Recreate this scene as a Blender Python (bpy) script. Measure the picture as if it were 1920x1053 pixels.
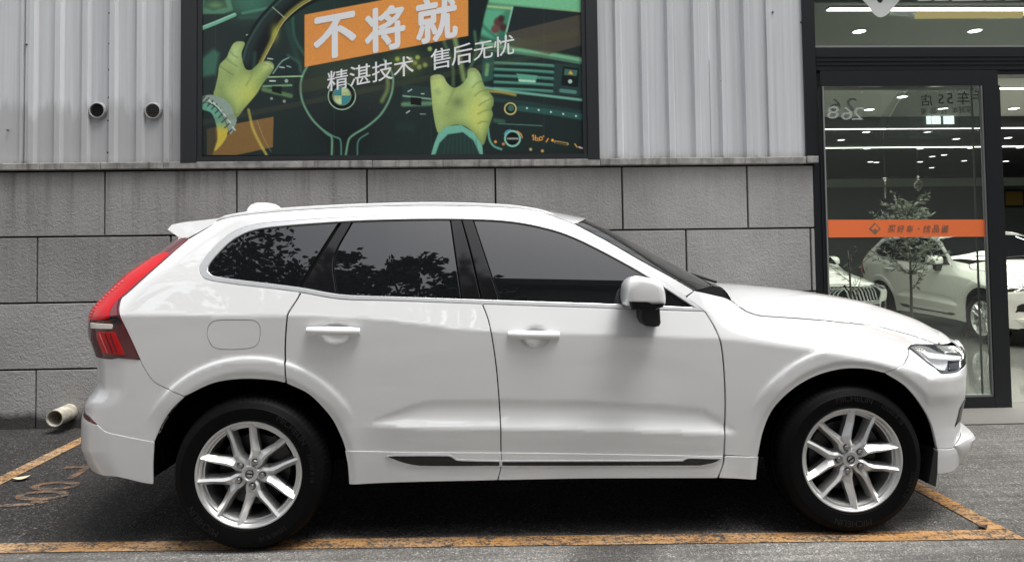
import bpy, bmesh, math, random
import numpy as np
from mathutils import Vector, Matrix
from mathutils.geometry import delaunay_2d_cdt

random.seed(7)
rng = np.random.default_rng(7)
scene = bpy.context.scene
COL = scene.collection
for _o in list(bpy.data.objects):
    bpy.data.objects.remove(_o)

# ------------------------------------------------------------------ camera
F_PX, CX, CY = 1303.61, 960.8, 430.56            # focal length and principal point, for a 1920 x 1053 frame
CAM = np.array([1.12219, -3.31991, 1.36470])
CAM_R = np.array([[0.999253, -0.036344, -0.013126],
                  [0.011804, -0.036354, 0.999269],
                  [0.036795, 0.998678, 0.035897]])   # right, up, forward
cam_d = bpy.data.cameras.new('camera')
cam = bpy.data.objects.new('camera', cam_d)
COL.objects.link(cam)
cam_d.sensor_fit = 'HORIZONTAL'
cam_d.sensor_width = 36.0
cam_d.lens = F_PX / 1920 * 36.0
cam_d.shift_x = (960 - CX) / 1920
cam_d.shift_y = -(526.5 - CY) / 1920
cam_d.clip_start = 0.05
cam_d.clip_end = 3000
_m = Matrix.Identity(4)
for i in range(3):
    _m[i][0] = CAM_R[0][i]; _m[i][1] = CAM_R[1][i]; _m[i][2] = -CAM_R[2][i]; _m[i][3] = CAM[i]
cam.matrix_world = _m
scene.camera = cam

# ------------------------------------------------------------------ sky, sun, exposure
SUN_AZ, SUN_EL = math.radians(125), math.radians(72)    # azimuth clockwise from +Y (sun behind the camera, to the right)
world = bpy.data.worlds.new('World')
scene.world = world
world.use_nodes = True
wn, wl = world.node_tree.nodes, world.node_tree.links
wn.clear()
w_out = wn.new('ShaderNodeOutputWorld')
w_bg = wn.new('ShaderNodeBackground')
w_hs = wn.new('ShaderNodeHueSaturation')
w_sky = wn.new('ShaderNodeTexSky')
w_sky.sky_type = 'NISHITA'
w_sky.sun_disc = False
w_sky.sun_elevation = SUN_EL
w_sky.sun_rotation = SUN_AZ
w_sky.air_density = 1.0
w_sky.dust_density = 4.0
w_sky.ozone_density = 1.0
w_hs.inputs['Saturation'].default_value = 0.22
w_bg.inputs['Strength'].default_value = 0.10
wl.new(w_sky.outputs[0], w_hs.inputs['Color'])
wl.new(w_hs.outputs[0], w_bg.inputs['Color'])
wl.new(w_bg.outputs[0], w_out.inputs['Surface'])
sun_d = bpy.data.lights.new('sun', 'SUN')
sun_d.energy = 1.5
sun_d.angle = math.radians(25)
sun_d.color = (1.0, 0.985, 0.96)
sun = bpy.data.objects.new('sun', sun_d)
COL.objects.link(sun)
_sd = Vector((math.sin(SUN_AZ) * math.cos(SUN_EL), math.cos(SUN_AZ) * math.cos(SUN_EL), math.sin(SUN_EL)))
sun.rotation_euler = _sd.to_track_quat('Z', 'Y').to_euler()
sun.location = (0, -20, 30)
vs = scene.view_settings
vs.view_transform = 'Standard'
vs.look = 'None'
vs.exposure = 1.18
vs.gamma = 1.0
vs.use_curve_mapping = False
cy = scene.cycles
cy.max_bounces = 8
cy.transparent_max_bounces = 16
cy.caustics_reflective = False
cy.caustics_refractive = False

# ------------------------------------------------------------------ projection helpers (surveyed from the camera fit)
def proj(P):
    q = (np.asarray(P, float) - CAM) @ CAM_R.T
    return np.stack([CX + F_PX * q[..., 0] / q[..., 2], CY - F_PX * q[..., 1] / q[..., 2]], -1)
def ray(u, v):
    return np.array([(u - CX) / F_PX, -(v - CY) / F_PX, 1.0]) @ CAM_R
def at(u, v, Y):
    d = ray(u, v); t = (Y - CAM[1]) / d[1]
    return CAM + d * t
def gnd(u, v, Z=0.0):
    d = ray(u, v); t = (Z - CAM[2]) / d[2]
    return CAM + d * t
WY = 2.53                                            # front face of the block wall
def wx(u, v, Y=WY): return at(u, v, Y)[0]
def wz(u, v, Y=WY): return at(u, v, Y)[2]

# ------------------------------------------------------------------ materials
def lin(c):
    c = np.asarray(c, float)
    if c.max() > 1.0: c = c / 255.0
    return np.where(c <= 0.04045, c / 12.92, ((c + 0.055) / 1.055) ** 2.4)
def srgb(r, g, b): return tuple(float(x) for x in lin((r, g, b))) + (1.0,)
MATS = {}
def mat(name, color=(0.5, 0.5, 0.5), rough=0.5, metal=0.0, coat=0.0, spec=0.5, emit=None, emit_s=0.0, coat_rough=0.03, ior=1.5):
    if name in MATS: return MATS[name]
    m = bpy.data.materials.new(name); m.use_nodes = True
    b = m.node_tree.nodes['Principled BSDF']
    c = tuple(color)[:3] + (1.0,)
    b.inputs['Base Color'].default_value = c
    b.inputs['Roughness'].default_value = rough
    b.inputs['Metallic'].default_value = metal
    b.inputs['Coat Weight'].default_value = coat
    b.inputs['Coat Roughness'].default_value = coat_rough
    b.inputs['Specular IOR Level'].default_value = spec
    b.inputs['IOR'].default_value = ior
    if emit is not None:
        b.inputs['Emission Color'].default_value = tuple(emit)[:3] + (1.0,)
        b.inputs['Emission Strength'].default_value = emit_s
    MATS[name] = m
    return m
class NT:
    """small node helper"""
    def __init__(self, m):
        self.n = m.node_tree.nodes; self.l = m.node_tree.links; self.b = self.n.get('Principled BSDF')
    def new(self, t, **kw):
        x = self.n.new(t)
        for k, v in kw.items():
            if k.startswith('i_'):
                key = k[2:]
                key = int(key) if key.isdigit() else key.replace('_', ' ')
                x.inputs[key].default_value = v
            else: setattr(x, k, v)
        return x
    def link(self, a, b): self.l.new(a, b)
    def coords(self, scale=(1, 1, 1), kind='Object', loc=(0, 0, 0)):
        tc = self.new('ShaderNodeTexCoord'); mp = self.new('ShaderNodeMapping')
        mp.inputs['Scale'].default_value = scale; mp.inputs['Location'].default_value = loc
        self.link(tc.outputs[kind], mp.inputs[0]); return mp.outputs[0]
    def wcoords(self, scale=(1, 1, 1), loc=(0, 0, 0)):
        g = self.new('ShaderNodeNewGeometry'); mp = self.new('ShaderNodeMapping')
        mp.inputs['Scale'].default_value = scale; mp.inputs['Location'].default_value = loc
        self.link(g.outputs['Position'], mp.inputs[0]); return mp.outputs[0]
    def noise(self, vec, scale=5, detail=4, rough=0.5, dist=0.0):
        x = self.new('ShaderNodeTexNoise'); x.inputs['Scale'].default_value = scale
        x.inputs['Detail'].default_value = detail; x.inputs['Roughness'].default_value = rough
        x.inputs['Distortion'].default_value = dist
        self.link(vec, x.inputs['Vector']); return x.outputs['Fac']
    def ramp(self, fac, stops):
        r = self.new('ShaderNodeValToRGB'); e = r.color_ramp.elements
        while len(e) < len(stops): e.new(0.5)
        for i, (p, c) in enumerate(stops):
            e[i].position = p
            e[i].color = (c, c, c, 1) if not hasattr(c, '__len__') else tuple(c)[:3] + (1,)
        self.link(fac, r.inputs[0]); return r.outputs[0]
    def mix(self, fac, a, b, mode='MIX'):
        x = self.new('ShaderNodeMix', data_type='RGBA', blend_type=mode)
        for sock, val in ((x.inputs[0], fac), (x.inputs[6], a), (x.inputs[7], b)):
            if hasattr(val, 'is_linked') or hasattr(val, 'links'): self.link(val, sock)
            elif hasattr(val, '__len__'): sock.default_value = tuple(val)[:3] + (1,)
            else: sock.default_value = val
        return x.outputs[2]
    def math(self, op, a, b=0.0, clamp=False):
        x = self.new('ShaderNodeMath', operation=op); x.use_clamp = clamp
        for sock, val in ((x.inputs[0], a), (x.inputs[1], b)):
            if hasattr(val, 'links'): self.link(val, sock)
            else: sock.default_value = val
        return x.outputs[0]
    def bump(self, h, strength=0.3, dist=0.01):
        x = self.new('ShaderNodeBump'); x.inputs['Strength'].default_value = strength
        x.inputs['Distance'].default_value = dist
        self.link(h, x.inputs['Height']); self.link(x.outputs[0], self.b.inputs['Normal'])
    def color(self, s): self.link(s, self.b.inputs['Base Color'])
    def roughness(self, s): self.link(s, self.b.inputs['Roughness'])

# ------------------------------------------------------------------ object helpers
def mesh_obj(name, verts, faces, mats=None, parent=None, smooth=False, normals=None, fmat=None, origin=None):
    me = bpy.data.meshes.new(name)
    v = np.asarray(verts, float)
    if origin is not None: v = v - np.asarray(origin, float)
    me.from_pydata([tuple(x) for x in v], [], [tuple(int(i) for i in f) for f in faces])
    if mats is not None:
        for m in (mats if isinstance(mats, (list, tuple)) else [mats]): me.materials.append(m)
    if fmat is not None: me.polygons.foreach_set('material_index', np.asarray(fmat, np.int32))
    if smooth: me.polygons.foreach_set('use_smooth', np.ones(len(me.polygons), bool))
    if normals is not None:
        me.polygons.foreach_set('use_smooth', np.ones(len(me.polygons), bool))
        me.normals_split_custom_set_from_vertices([tuple(n) for n in normals])
    me.update()
    o = bpy.data.objects.new(name, me)
    COL.objects.link(o)
    if parent is not None: o.parent = parent
    elif origin is not None: o.location = tuple(origin)
    return o
def empty(name, loc, rz=0.0):
    o = bpy.data.objects.new(name, None); COL.objects.link(o)
    o.location = tuple(loc); o.rotation_euler = (0, 0, rz); o.empty_display_size = 0.3
    return o
def tag(o, label=None, cat=None, group=None, kind=None):
    if label: o['label'] = label
    if cat: o['category'] = cat
    if group: o['group'] = group
    if kind: o['kind'] = kind
    return o
def copy_tree(o, parent=None):
    c = o.copy(); COL.objects.link(c); c.parent = parent
    for ch in list(o.children): copy_tree(ch, c)
    return c
class MB:
    """collects simple solids into one mesh"""
    def __init__(self): self.v = []; self.f = []
    def box(self, x0, x1, y0, y1, z0, z1, bev=0.0):
        b = len(self.v)
        if bev <= 0:
            self.v += [(x, y, z) for x in (x0, x1) for y in (y0, y1) for z in (z0, z1)]
            self.f += [tuple(b + i for i in q) for q in ((0, 1, 3, 2), (4, 6, 7, 5), (0, 4, 5, 1), (2, 3, 7, 6), (0, 2, 6, 4), (1, 5, 7, 3))]
        else:                                        # front face (small y) bevelled
            self.v += [(x, y1, z) for x in (x0, x1) for z in (z0, z1)]
            self.v += [(x, y0 + bev, z) for x in (x0, x1) for z in (z0, z1)]
            self.v += [(x, y0, z) for x in (x0 + bev, x1 - bev) for z in (z0 + bev, z1 - bev)]
            for k in (0, 4):
                for a, c in ((0, 1), (1, 3), (3, 2), (2, 0)):
                    self.f.append((b + k + a, b + k + c, b + k + 4 + c, b + k + 4 + a))
            self.f.append((b + 8, b + 9, b + 11, b + 10)); self.f.append((b + 0, b + 2, b + 3, b + 1))
        return self
    def prism(self, poly, axis, a, b2):
        """poly of 2D points extruded along axis between a and b2"""
        b = len(self.v); n = len(poly)
        for t in (a, b2):
            for p in poly:
                self.v.append({'y': (p[0], t, p[1]), 'x': (t, p[0], p[1]), 'z': (p[0], p[1], t)}[axis])
        self.f.append(tuple(b + i for i in range(n))); self.f.append(tuple(b + n + i for i in reversed(range(n))))
        for i in range(n):
            j = (i + 1) % n; self.f.append((b + i, b + j, b + n + j, b + n + i))
        return self
    def tube(self, pts, r, n=8, cap=True):
        pts = [Vector(p) for p in pts]; b = len(self.v); k = len(pts)
        rr = r if hasattr(r, '__len__') else [r] * k
        up = None
        for i, p in enumerate(pts):
            d = (pts[min(i + 1, k - 1)] - pts[max(i - 1, 0)]).normalized()
            if up is None: up = d.orthogonal().normalized()
            up = (up - d * up.dot(d)); up = up.normalized() if up.length > 1e-6 else d.orthogonal().normalized()
            sd = d.cross(up)
            for j in range(n):
                a = 2 * math.pi * j / n
                self.v.append(tuple(p + (up * math.cos(a) + sd * math.sin(a)) * rr[i]))
        for i in range(k - 1):
            for j in range(n):
                j2 = (j + 1) % n
                self.f.append((b + i * n + j, b + i * n + j2, b + (i + 1) * n + j2, b + (i + 1) * n + j))
        if cap:
            self.f.append(tuple(b + j for j in reversed(range(n)))); self.f.append(tuple(b + (k - 1) * n + j for j in range(n)))
        return self
    def lathe(self, prof, c, axis='y', n=48, closed=False):
        """prof: (radius, offset along axis) list"""
        b = len(self.v); k = len(prof)
        for i in range(n):
            a = 2 * math.pi * i / n; ca, sa = math.cos(a), math.sin(a)
            for r, h in prof:
                self.v.append({'y': (c[0] + r * ca, c[1] + h, c[2] + r * sa), 'z': (c[0] + r * ca, c[1] + r * sa, c[2] + h),
                               'x': (c[0] + h, c[1] + r * ca, c[2] + r * sa)}[axis])
        m = k if closed else k - 1
        for i in range(n):
            i2 = (i + 1) % n
            for j in range(m):
                j2 = (j + 1) % k
                self.f.append((b + i * k + j, b + i * k + j2, b + i2 * k + j2, b + i2 * k + j))
        return self
    def build(self, name, m, parent=None, smooth=False, origin=None):
        o = mesh_obj(name, self.v, self.f, m, parent, smooth, origin=origin)
        if smooth == 'auto': pass
        return o
def fix_normals(o):
    bm = bmesh.new(); bm.from_mesh(o.data); bmesh.ops.recalc_face_normals(bm, faces=bm.faces); bm.to_mesh(o.data); bm.free(); return o
def auto_smooth(o, deg=35):
    me = o.data
    bm = bmesh.new(); bm.from_mesh(me)
    bmesh.ops.recalc_face_normals(bm, faces=bm.faces)
    for f in bm.faces: f.smooth = True
    lim = math.radians(deg)
    for e in bm.edges:
        if len(e.link_faces) == 2 and e.calc_face_angle(0) > lim: e.smooth = False
    bm.to_mesh(me); bm.free()
    return o
def inpoly(pts, poly):
    x, y = pts[:, 0], pts[:, 1]; n = len(poly); r = np.zeros(len(pts), bool)
    for i in range(n):
        x0, y0 = poly[i]; x1, y1 = poly[(i + 1) % n]
        c = ((y0 > y) != (y1 > y))
        with np.errstate(divide='ignore', invalid='ignore'):
            xi = (x1 - x0) * (y - y0) / (y1 - y0 + 1e-30) + x0
        r ^= c & (x < xi)
    return r
def poly_dist(pts, poly, closed=True):
    d = np.full(len(pts), 1e9); n = len(poly)
    for i in range(n if closed else n - 1):
        a = np.asarray(poly[i], float); b = np.asarray(poly[(i + 1) % n], float); ab = b - a
        t = np.clip(((pts - a) @ ab) / (ab @ ab + 1e-30), 0, 1)
        d = np.minimum(d, np.hypot(*(pts - a - t[:, None] * ab).T))
    return d
def smoothstep(a, b, x):
    t = np.clip((np.asarray(x, float) - a) / (b - a), 0, 1); return t * t * (3 - 2 * t)
def spline(pts, step=None, closed=False, n=8):
    """Catmull-Rom through the points (centripetal enough for traced curves)"""
    P = np.asarray(pts, float); k = len(P); out = []
    rngk = range(k if closed else k - 1)
    for i in rngk:
        p0 = P[(i - 1) % k] if (closed or i > 0) else 2 * P[0] - P[1]
        p1 = P[i]; p2 = P[(i + 1) % k]
        p3 = P[(i + 2) % k] if (closed or i + 2 < k) else 2 * P[-1] - P[-2]
        d = np.linalg.norm(p2 - p1)
        m1 = (p2 - p0) / 2; m2 = (p3 - p1) / 2
        l1, l2 = np.linalg.norm(m1), np.linalg.norm(m2)
        if l1 > d: m1 = m1 * d / l1
        if l2 > d: m2 = m2 * d / l2
        for j in range(n):
            t = j / n
            h00 = 2 * t**3 - 3 * t**2 + 1; h10 = t**3 - 2 * t**2 + t; h01 = -2 * t**3 + 3 * t**2; h11 = t**3 - t**2
            out.append(h00 * p1 + h10 * m1 + h01 * p2 + h11 * m2)
    if not closed: out.append(P[-1])
    return np.array(out)
# =================================================================== ground
def m_asphalt():
    m = mat('asphalt', (0.06, 0.06, 0.06), 0.85, spec=0.35); t = NT(m)
    w = t.wcoords()
    vor = t.new('ShaderNodeTexVoronoi'); vor.inputs['Scale'].default_value = 150; t.link(w, vor.inputs['Vector'])
    vor2 = t.new('ShaderNodeTexVoronoi'); vor2.inputs['Scale'].default_value = 85; t.link(w, vor2.inputs['Vector'])
    chip = t.new('ShaderNodeSeparateColor'); t.link(vor.outputs['Color'], chip.inputs[0])
    chip2 = t.new('ShaderNodeSeparateColor'); t.link(vor2.outputs['Color'], chip2.inputs[0])
    st = t.ramp(chip.outputs[0], [(0.0, (0.012, 0.0112, 0.0105)), (0.55, (0.034, 0.032, 0.030)), (0.85, (0.068, 0.065, 0.061)), (1.0, (0.17, 0.165, 0.155))])
    st2 = t.ramp(chip2.outputs[0], [(0.0, 0.25), (0.6, 0.8), (0.9, 1.25), (1.0, 1.8)])
    base = t.mix(0.75, st, st2, 'MULTIPLY')
    # paler carriageway outside the bay and to the right: a ragged edge along the kerb-side line
    sep = t.new('ShaderNodeSeparateXYZ'); t.link(w, sep.inputs[0])
    n1 = t.noise(w, 2.2, 5, 0.6); n2 = t.noise(w, 0.55, 4, 0.55)
    yy = t.math('ADD', sep.outputs[1], t.math('MULTIPLY', sep.outputs[0], 0.0356))
    e = t.math('ADD', yy, t.math('MULTIPLY', t.math('SUBTRACT', n1, 0.5), 0.35))
    front = t.ramp(t.math('MULTIPLY', t.math('SUBTRACT', 0.20, e), 5.0, True), [(0.0, 0.0), (1.0, 1.0)])
    xs = t.math('ADD', sep.outputs[0], t.math('MULTIPLY', t.math('SUBTRACT', n1, 0.5), 0.8))
    right = t.ramp(t.math('MULTIPLY', t.math('SUBTRACT', xs, 2.6), 0.8, True), [(0.0, 0.0), (1.0, 0.75)])
    pale_mask = t.math('MAXIMUM', front, right)
    pale_mask = t.math('MULTIPLY', pale_mask, t.ramp(n2, [(0.30, 0.45), (0.65, 1.0)]))
    lite = t.mix(1.0, base, (4.3, 4.2, 4.05), 'MULTIPLY')
    lite = t.mix(0.50, lite, (0.34, 0.33, 0.31))
    trk = t.noise(t.wcoords((0.5, 9, 1)), 2.0, 5, 0.65); lite = t.mix(0.8, lite, t.ramp(trk, [(0.32, 0.45), (0.62, 1.15)]), 'MULTIPLY')
    col = t.mix(pale_mask, base, lite)
    # damp stains
    wet = t.ramp(t.noise(w, 0.9, 4, 0.6, 0.6), [(0.52, 0.0), (0.68, 0.55)])
    col = t.mix(wet, col, (0.016, 0.015, 0.014))
    # oil marks / brown dirt
    br = t.ramp(t.noise(w, 3.1, 5, 0.65), [(0.60, 0.0), (0.75, 0.45)])
    col = t.mix(br, col, (0.055, 0.038, 0.026))
    t.color(col)
    t.roughness(t.ramp(wet, [(0.0, 0.80), (1.0, 0.42)]))
    t.bump(t.math('ADD', vor.outputs['Distance'], t.math('MULTIPLY', vor2.outputs['Distance'], 1.2)), 0.9, 0.006)
    return m
mb = MB(); n = 1
mb.v = [(-150, -150, 0), (150, -150, 0), (150, 150, 0), (-150, 150, 0)]; mb.f = [(0, 1, 2, 3)]
g = mb.build('ground', m_asphalt()); tag(g, kind='structure')

def m_linepaint(name, col, cover=0.55, worn=(0.055, 0.052, 0.048)):
    m = mat(name, col, 0.8, spec=0.3); t = NT(m); w = t.wcoords()
    vor = t.new('ShaderNodeTexVoronoi'); vor.inputs['Scale'].default_value = 100; t.link(w, vor.inputs['Vector'])
    ch = t.new('ShaderNodeSeparateColor'); t.link(vor.outputs['Color'], ch.inputs[0])
    n1 = t.noise(w, 7, 6, 0.7); n2 = t.noise(t.wcoords((1.0, 8, 1)), 3.5, 5, 0.65)
    f = t.math('ADD', t.math('MULTIPLY', n1, 0.55), t.math('MULTIPLY', n2, 0.45))
    f = t.math('ADD', f, t.math('MULTIPLY', t.math('SUBTRACT', ch.outputs[0], 0.5), 0.22))
    mask = t.ramp(f, [(cover - 0.10, 0.0), (cover + 0.03, 1.0)])
    c2 = t.mix(t.ramp(t.noise(w, 2.1, 3), [(0.4, 0.0), (0.6, 1.0)]), col, tuple(np.array(col[:3]) * 0.55 + np.array([0.20, 0.17, 0.13])))
    c2 = t.mix(t.ramp(n2, [(0.35, 0.6), (0.6, 0.0)]), c2, tuple(np.array(col[:3]) * 0.4))
    c3 = t.mix(t.math('MULTIPLY', ch.outputs[1], 0.5), c2, tuple(np.array(col[:3]) * 0.55))
    t.color(t.mix(mask, worn, c3))
    t.bump(vor.outputs['Distance'], 0.7, 0.005)
    return m
m_yel = m_linepaint('worn_yellow_paint', (0.48, 0.25, 0.085), 0.495)
m_num = m_linepaint('worn_number_paint', (0.26, 0.115, 0.045), 0.56)
def ground_poly(name, pts, m, z=0.004, kind='structure'):
    o = mesh_obj(name, [(p[0], p[1], z) for p in pts], [tuple(range(len(pts)))], m)
    fix_normals(o)
    if o.data.polygons[0].normal.z < 0: o.data.flip_normals()
    return tag(o, kind=kind)
fl = lambda x, d: (x, 0.130 - 0.0356 * (x + 1.21) + d)
ground_poly('parking_line', [fl(-6.5, -0.055), fl(3.63, -0.055), fl(3.63, 0.055), fl(-6.5, 0.055)], m_yel)
ground_poly('parking_line', [(3.53, 0.018), (3.63, 0.018), (3.64, 2.3), (3.54, 2.3)], m_yel, 0.0045)
ground_poly('parking_line', [(-2.03, 2.26), (-1.93, 2.26), (-1.82, 0.21), (-1.93, 0.21)], m_yel, 0.0045)
def stroke(pts, wpx=5.0):
    P = spline(pts, n=5) if len(pts) > 2 else np.array(pts, float)
    G = np.array([gnd(u, v)[:2] for u, v in P]); n = len(G); V = []
    for i in range(n):
        d = G[min(i + 1, n - 1)] - G[max(i - 1, 0)]; d /= np.linalg.norm(d) + 1e-9; nn = np.array([-d[1], d[0]]) * wpx * 0.5
        V += [(G[i][0] + nn[0], G[i][1] + nn[1], 0.004), (G[i][0] - nn[0], G[i][1] - nn[1], 0.004)]
    return V, [(2 * i, 2 * i + 1, 2 * i + 3, 2 * i + 2) for i in range(n - 1)]
bay = empty('painted_bay_number', gnd(80, 915))
tag(bay, 'worn orange bay number painted on the asphalt behind the parked car', 'road marking')
def ell(cx, cy_, rx, ry, sl): return [(cx + rx * math.cos(a), cy_ + ry * math.sin(a) + sl * rx * math.cos(a)) for a in np.linspace(0, 2 * math.pi, 15)]
for strokes in ([[(122, 877), (168, 875)], [(162, 877), (150, 886), (128, 899)]], [ell(104, 911, 39, 6.0, -0.06)], [ell(79, 929, 43, 6.5, -0.05)], [[(-30, 951), (0, 949), (66, 945)], [(62, 939), (76, 941), (88, 942)]]):
    V, F = [], []
    for s in strokes:
        v, f = stroke(s, 0.045); b = len(V); V += v; F += [tuple(b + i for i in q) for q in f]
    o = mesh_obj('digit', V, F, m_num, bay, origin=np.array(bay.location)); fix_normals(o)
    if o.data.polygons[0].normal.z < 0: o.data.flip_normals()
# litter: a pale twig by the left line, leaves near the lines
def leaf(px, py, s, rot, label, col):
    p = gnd(px, py); V = []; n = 9
    for i in range(n):
        t = i / (n - 1); wd = math.sin(math.pi * t) ** 0.8 * 0.32 * s
        for sg in (-1, 0, 1): V.append(((t - 0.5) * s, sg * wd, 0.006 + 0.10 * s * (abs(sg) + (2 * t - 1) ** 2)))
    F = [(i * 3 + j, (i + 1) * 3 + j, (i + 1) * 3 + j + 1, i * 3 + j + 1) for i in range(n - 1) for j in range(2)]
    o = mesh_obj('fallen_leaf', V, F, mat('leaf_' + label[:6], col, 0.7), smooth=True); o.location = (p[0], p[1], 0.0); o.rotation_euler = (0, 0, rot)
    return tag(o, label, 'leaf', 'leaves lying on the asphalt')
leaf(40, 900, 0.10, 0.5, 'curled pale cream leaf beside the left yellow line', (0.55, 0.48, 0.36))
leaf(1843, 990, 0.055, 0.2, 'small dark brown leaf on the right corner of the yellow lines', (0.05, 0.03, 0.02))

# =================================================================== workshop wall
def m_stone():
    m = mat('stucco_block', (0.2, 0.2, 0.2), 0.9, spec=0.25); t = NT(m); w = t.wcoords()
    oi = t.new('ShaderNodeObjectInfo')
    c = t.ramp(oi.outputs['Random'], [(0.0, (0.30, 0.294, 0.283)), (0.5, (0.345, 0.338, 0.327)), (1.0, (0.38, 0.373, 0.363))])
    fine = t.noise(w, 70, 5, 0.65); c = t.mix(0.4, c, t.ramp(fine, [(0.3, 0.72), (0.7, 1.25)]), 'MULTIPLY')
    blot = t.noise(w, 1.1, 4, 0.55); c = t.mix(0.7, c, t.ramp(blot, [(0.3, 0.72), (0.7, 1.18)]), 'MULTIPLY')
    str_ = t.noise(t.wcoords((5.5, 1, 0.28)), 2.2, 6, 0.62)
    sep = t.new('ShaderNodeSeparateXYZ'); t.link(w, sep.inputs[0])
    hi = t.ramp(t.math('MULTIPLY', t.math('SUBTRACT', sep.outputs[2], 0.9), 0.9, True), [(0.0, 0.12), (1.0, 0.8)])
    lf = t.ramp(t.math('MULTIPLY', t.math('SUBTRACT', 2.4, sep.outputs[0]), 0.3, True), [(0.0, 0.25), (1.0, 1.0)])
    sm = t.math('MULTIPLY', t.math('MULTIPLY', t.ramp(str_, [(0.48, 0.0), (0.72, 0.9)]), hi), lf)
    c = t.mix(sm, c, (0.15, 0.143, 0.125))
    pale = t.math('MULTIPLY', t.ramp(t.noise(t.wcoords((9, 1, 0.35), (3, 0, 1)), 2.0, 5, 0.6), [(0.58, 0.0), (0.75, 0.35)]), hi)
    c = t.mix(pale, c, (0.46, 0.445, 0.40))
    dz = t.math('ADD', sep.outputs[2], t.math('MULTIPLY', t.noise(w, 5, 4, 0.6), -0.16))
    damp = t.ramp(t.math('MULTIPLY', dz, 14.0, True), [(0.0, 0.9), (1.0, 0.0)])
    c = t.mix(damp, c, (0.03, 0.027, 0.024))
    t.color(c)
    big = t.noise(w, 38, 3, 0.6, 0.9)
    t.bump(t.math('ADD', big, t.math('MULTIPLY', fine, 0.35)), 0.6, 0.012)
    return m
m_st = m_stone()
m_joint = mat('dark_joint', (0.012, 0.012, 0.012), 0.9)
BW, BH, BX0, BZ0 = 1.0769, 0.5409, -2.0321, 2.1018
WALL_R = 3.925
wall = empty('workshop_wall', (0.5, WY, 0))
tag(wall, 'grey stucco block wall with pale ribbed metal cladding behind the parked car', 'wall')
WO = np.array([0.5, WY, 0.0])
def wpart(name, mb, m, smooth=False):
    o = mesh_obj(name, mb.v, mb.f, m, wall, origin=WO); auto_smooth(o) if smooth else fix_normals(o); return o
for r in range(4):
    z1 = BZ0 - r * BH; z0 = max(z1 - BH, -0.02); off = 0.0 if r % 2 == 0 else -0.5
    for k in range(-5, 8):
        x0 = BX0 + (k + off) * BW; x1 = x0 + BW
        if x0 >= WALL_R - 0.02 or x1 < -6.5: continue
        x1 = min(x1, WALL_R)
        g_ = 0.0075
        e = random.uniform(0, 0.003)
        wpart('stone_block', MB().box(x0 + g_, x1 - (g_ if x1 < WALL_R else 0), WY + e, WY + 0.06, z0 + g_, z1 - g_, 0.003), m_st)
wpart('joint_backing', MB().box(-6.6, WALL_R - 0.004, WY + 0.028, WY + 0.30, -0.05, BZ0 + 0.02), m_joint)
def m_coping():
    m = mat('coping_stone', (0.28, 0.27, 0.26), 0.85); t = NT(m); w = t.wcoords()
    c = t.mix(1.0, (0.30, 0.29, 0.275), t.ramp(t.noise(w, 9, 6, 0.65), [(0.3, 0.55), (0.7, 1.3)]), 'MULTIPLY')
    s = t.ramp(t.noise(t.wcoords((6, 1, 0.4)), 3, 5, 0.6), [(0.52, 0.0), (0.7, 0.7)]); c = t.mix(s, c, (0.07, 0.065, 0.055))
    t.color(c); t.bump(t.noise(w, 60, 4), 0.4, 0.005); return m
m_cop = m_coping()
seams = [-6.6, -4.6, wx(80, 315), wx(193, 313), wx(310, 312), wx(700, 308), wx(1124, 303), wx(1508, 297), wx(1530, 297)]
for i in range(len(seams) - 1):
    if seams[i + 1] - seams[i] < 0.01: continue
    dz = 0.006 if i == len(seams) - 2 else random.uniform(-0.002, 0.002)
    wpart('coping', MB().box(seams[i] + 0.002, seams[i + 1] - 0.002, WY - 0.045 - (0.01 if i == len(seams) - 2 else 0), WY + 0.10, BZ0 + 0.006 + dz, BZ0 + 0.062 + dz, 0.004), m_cop)
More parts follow.
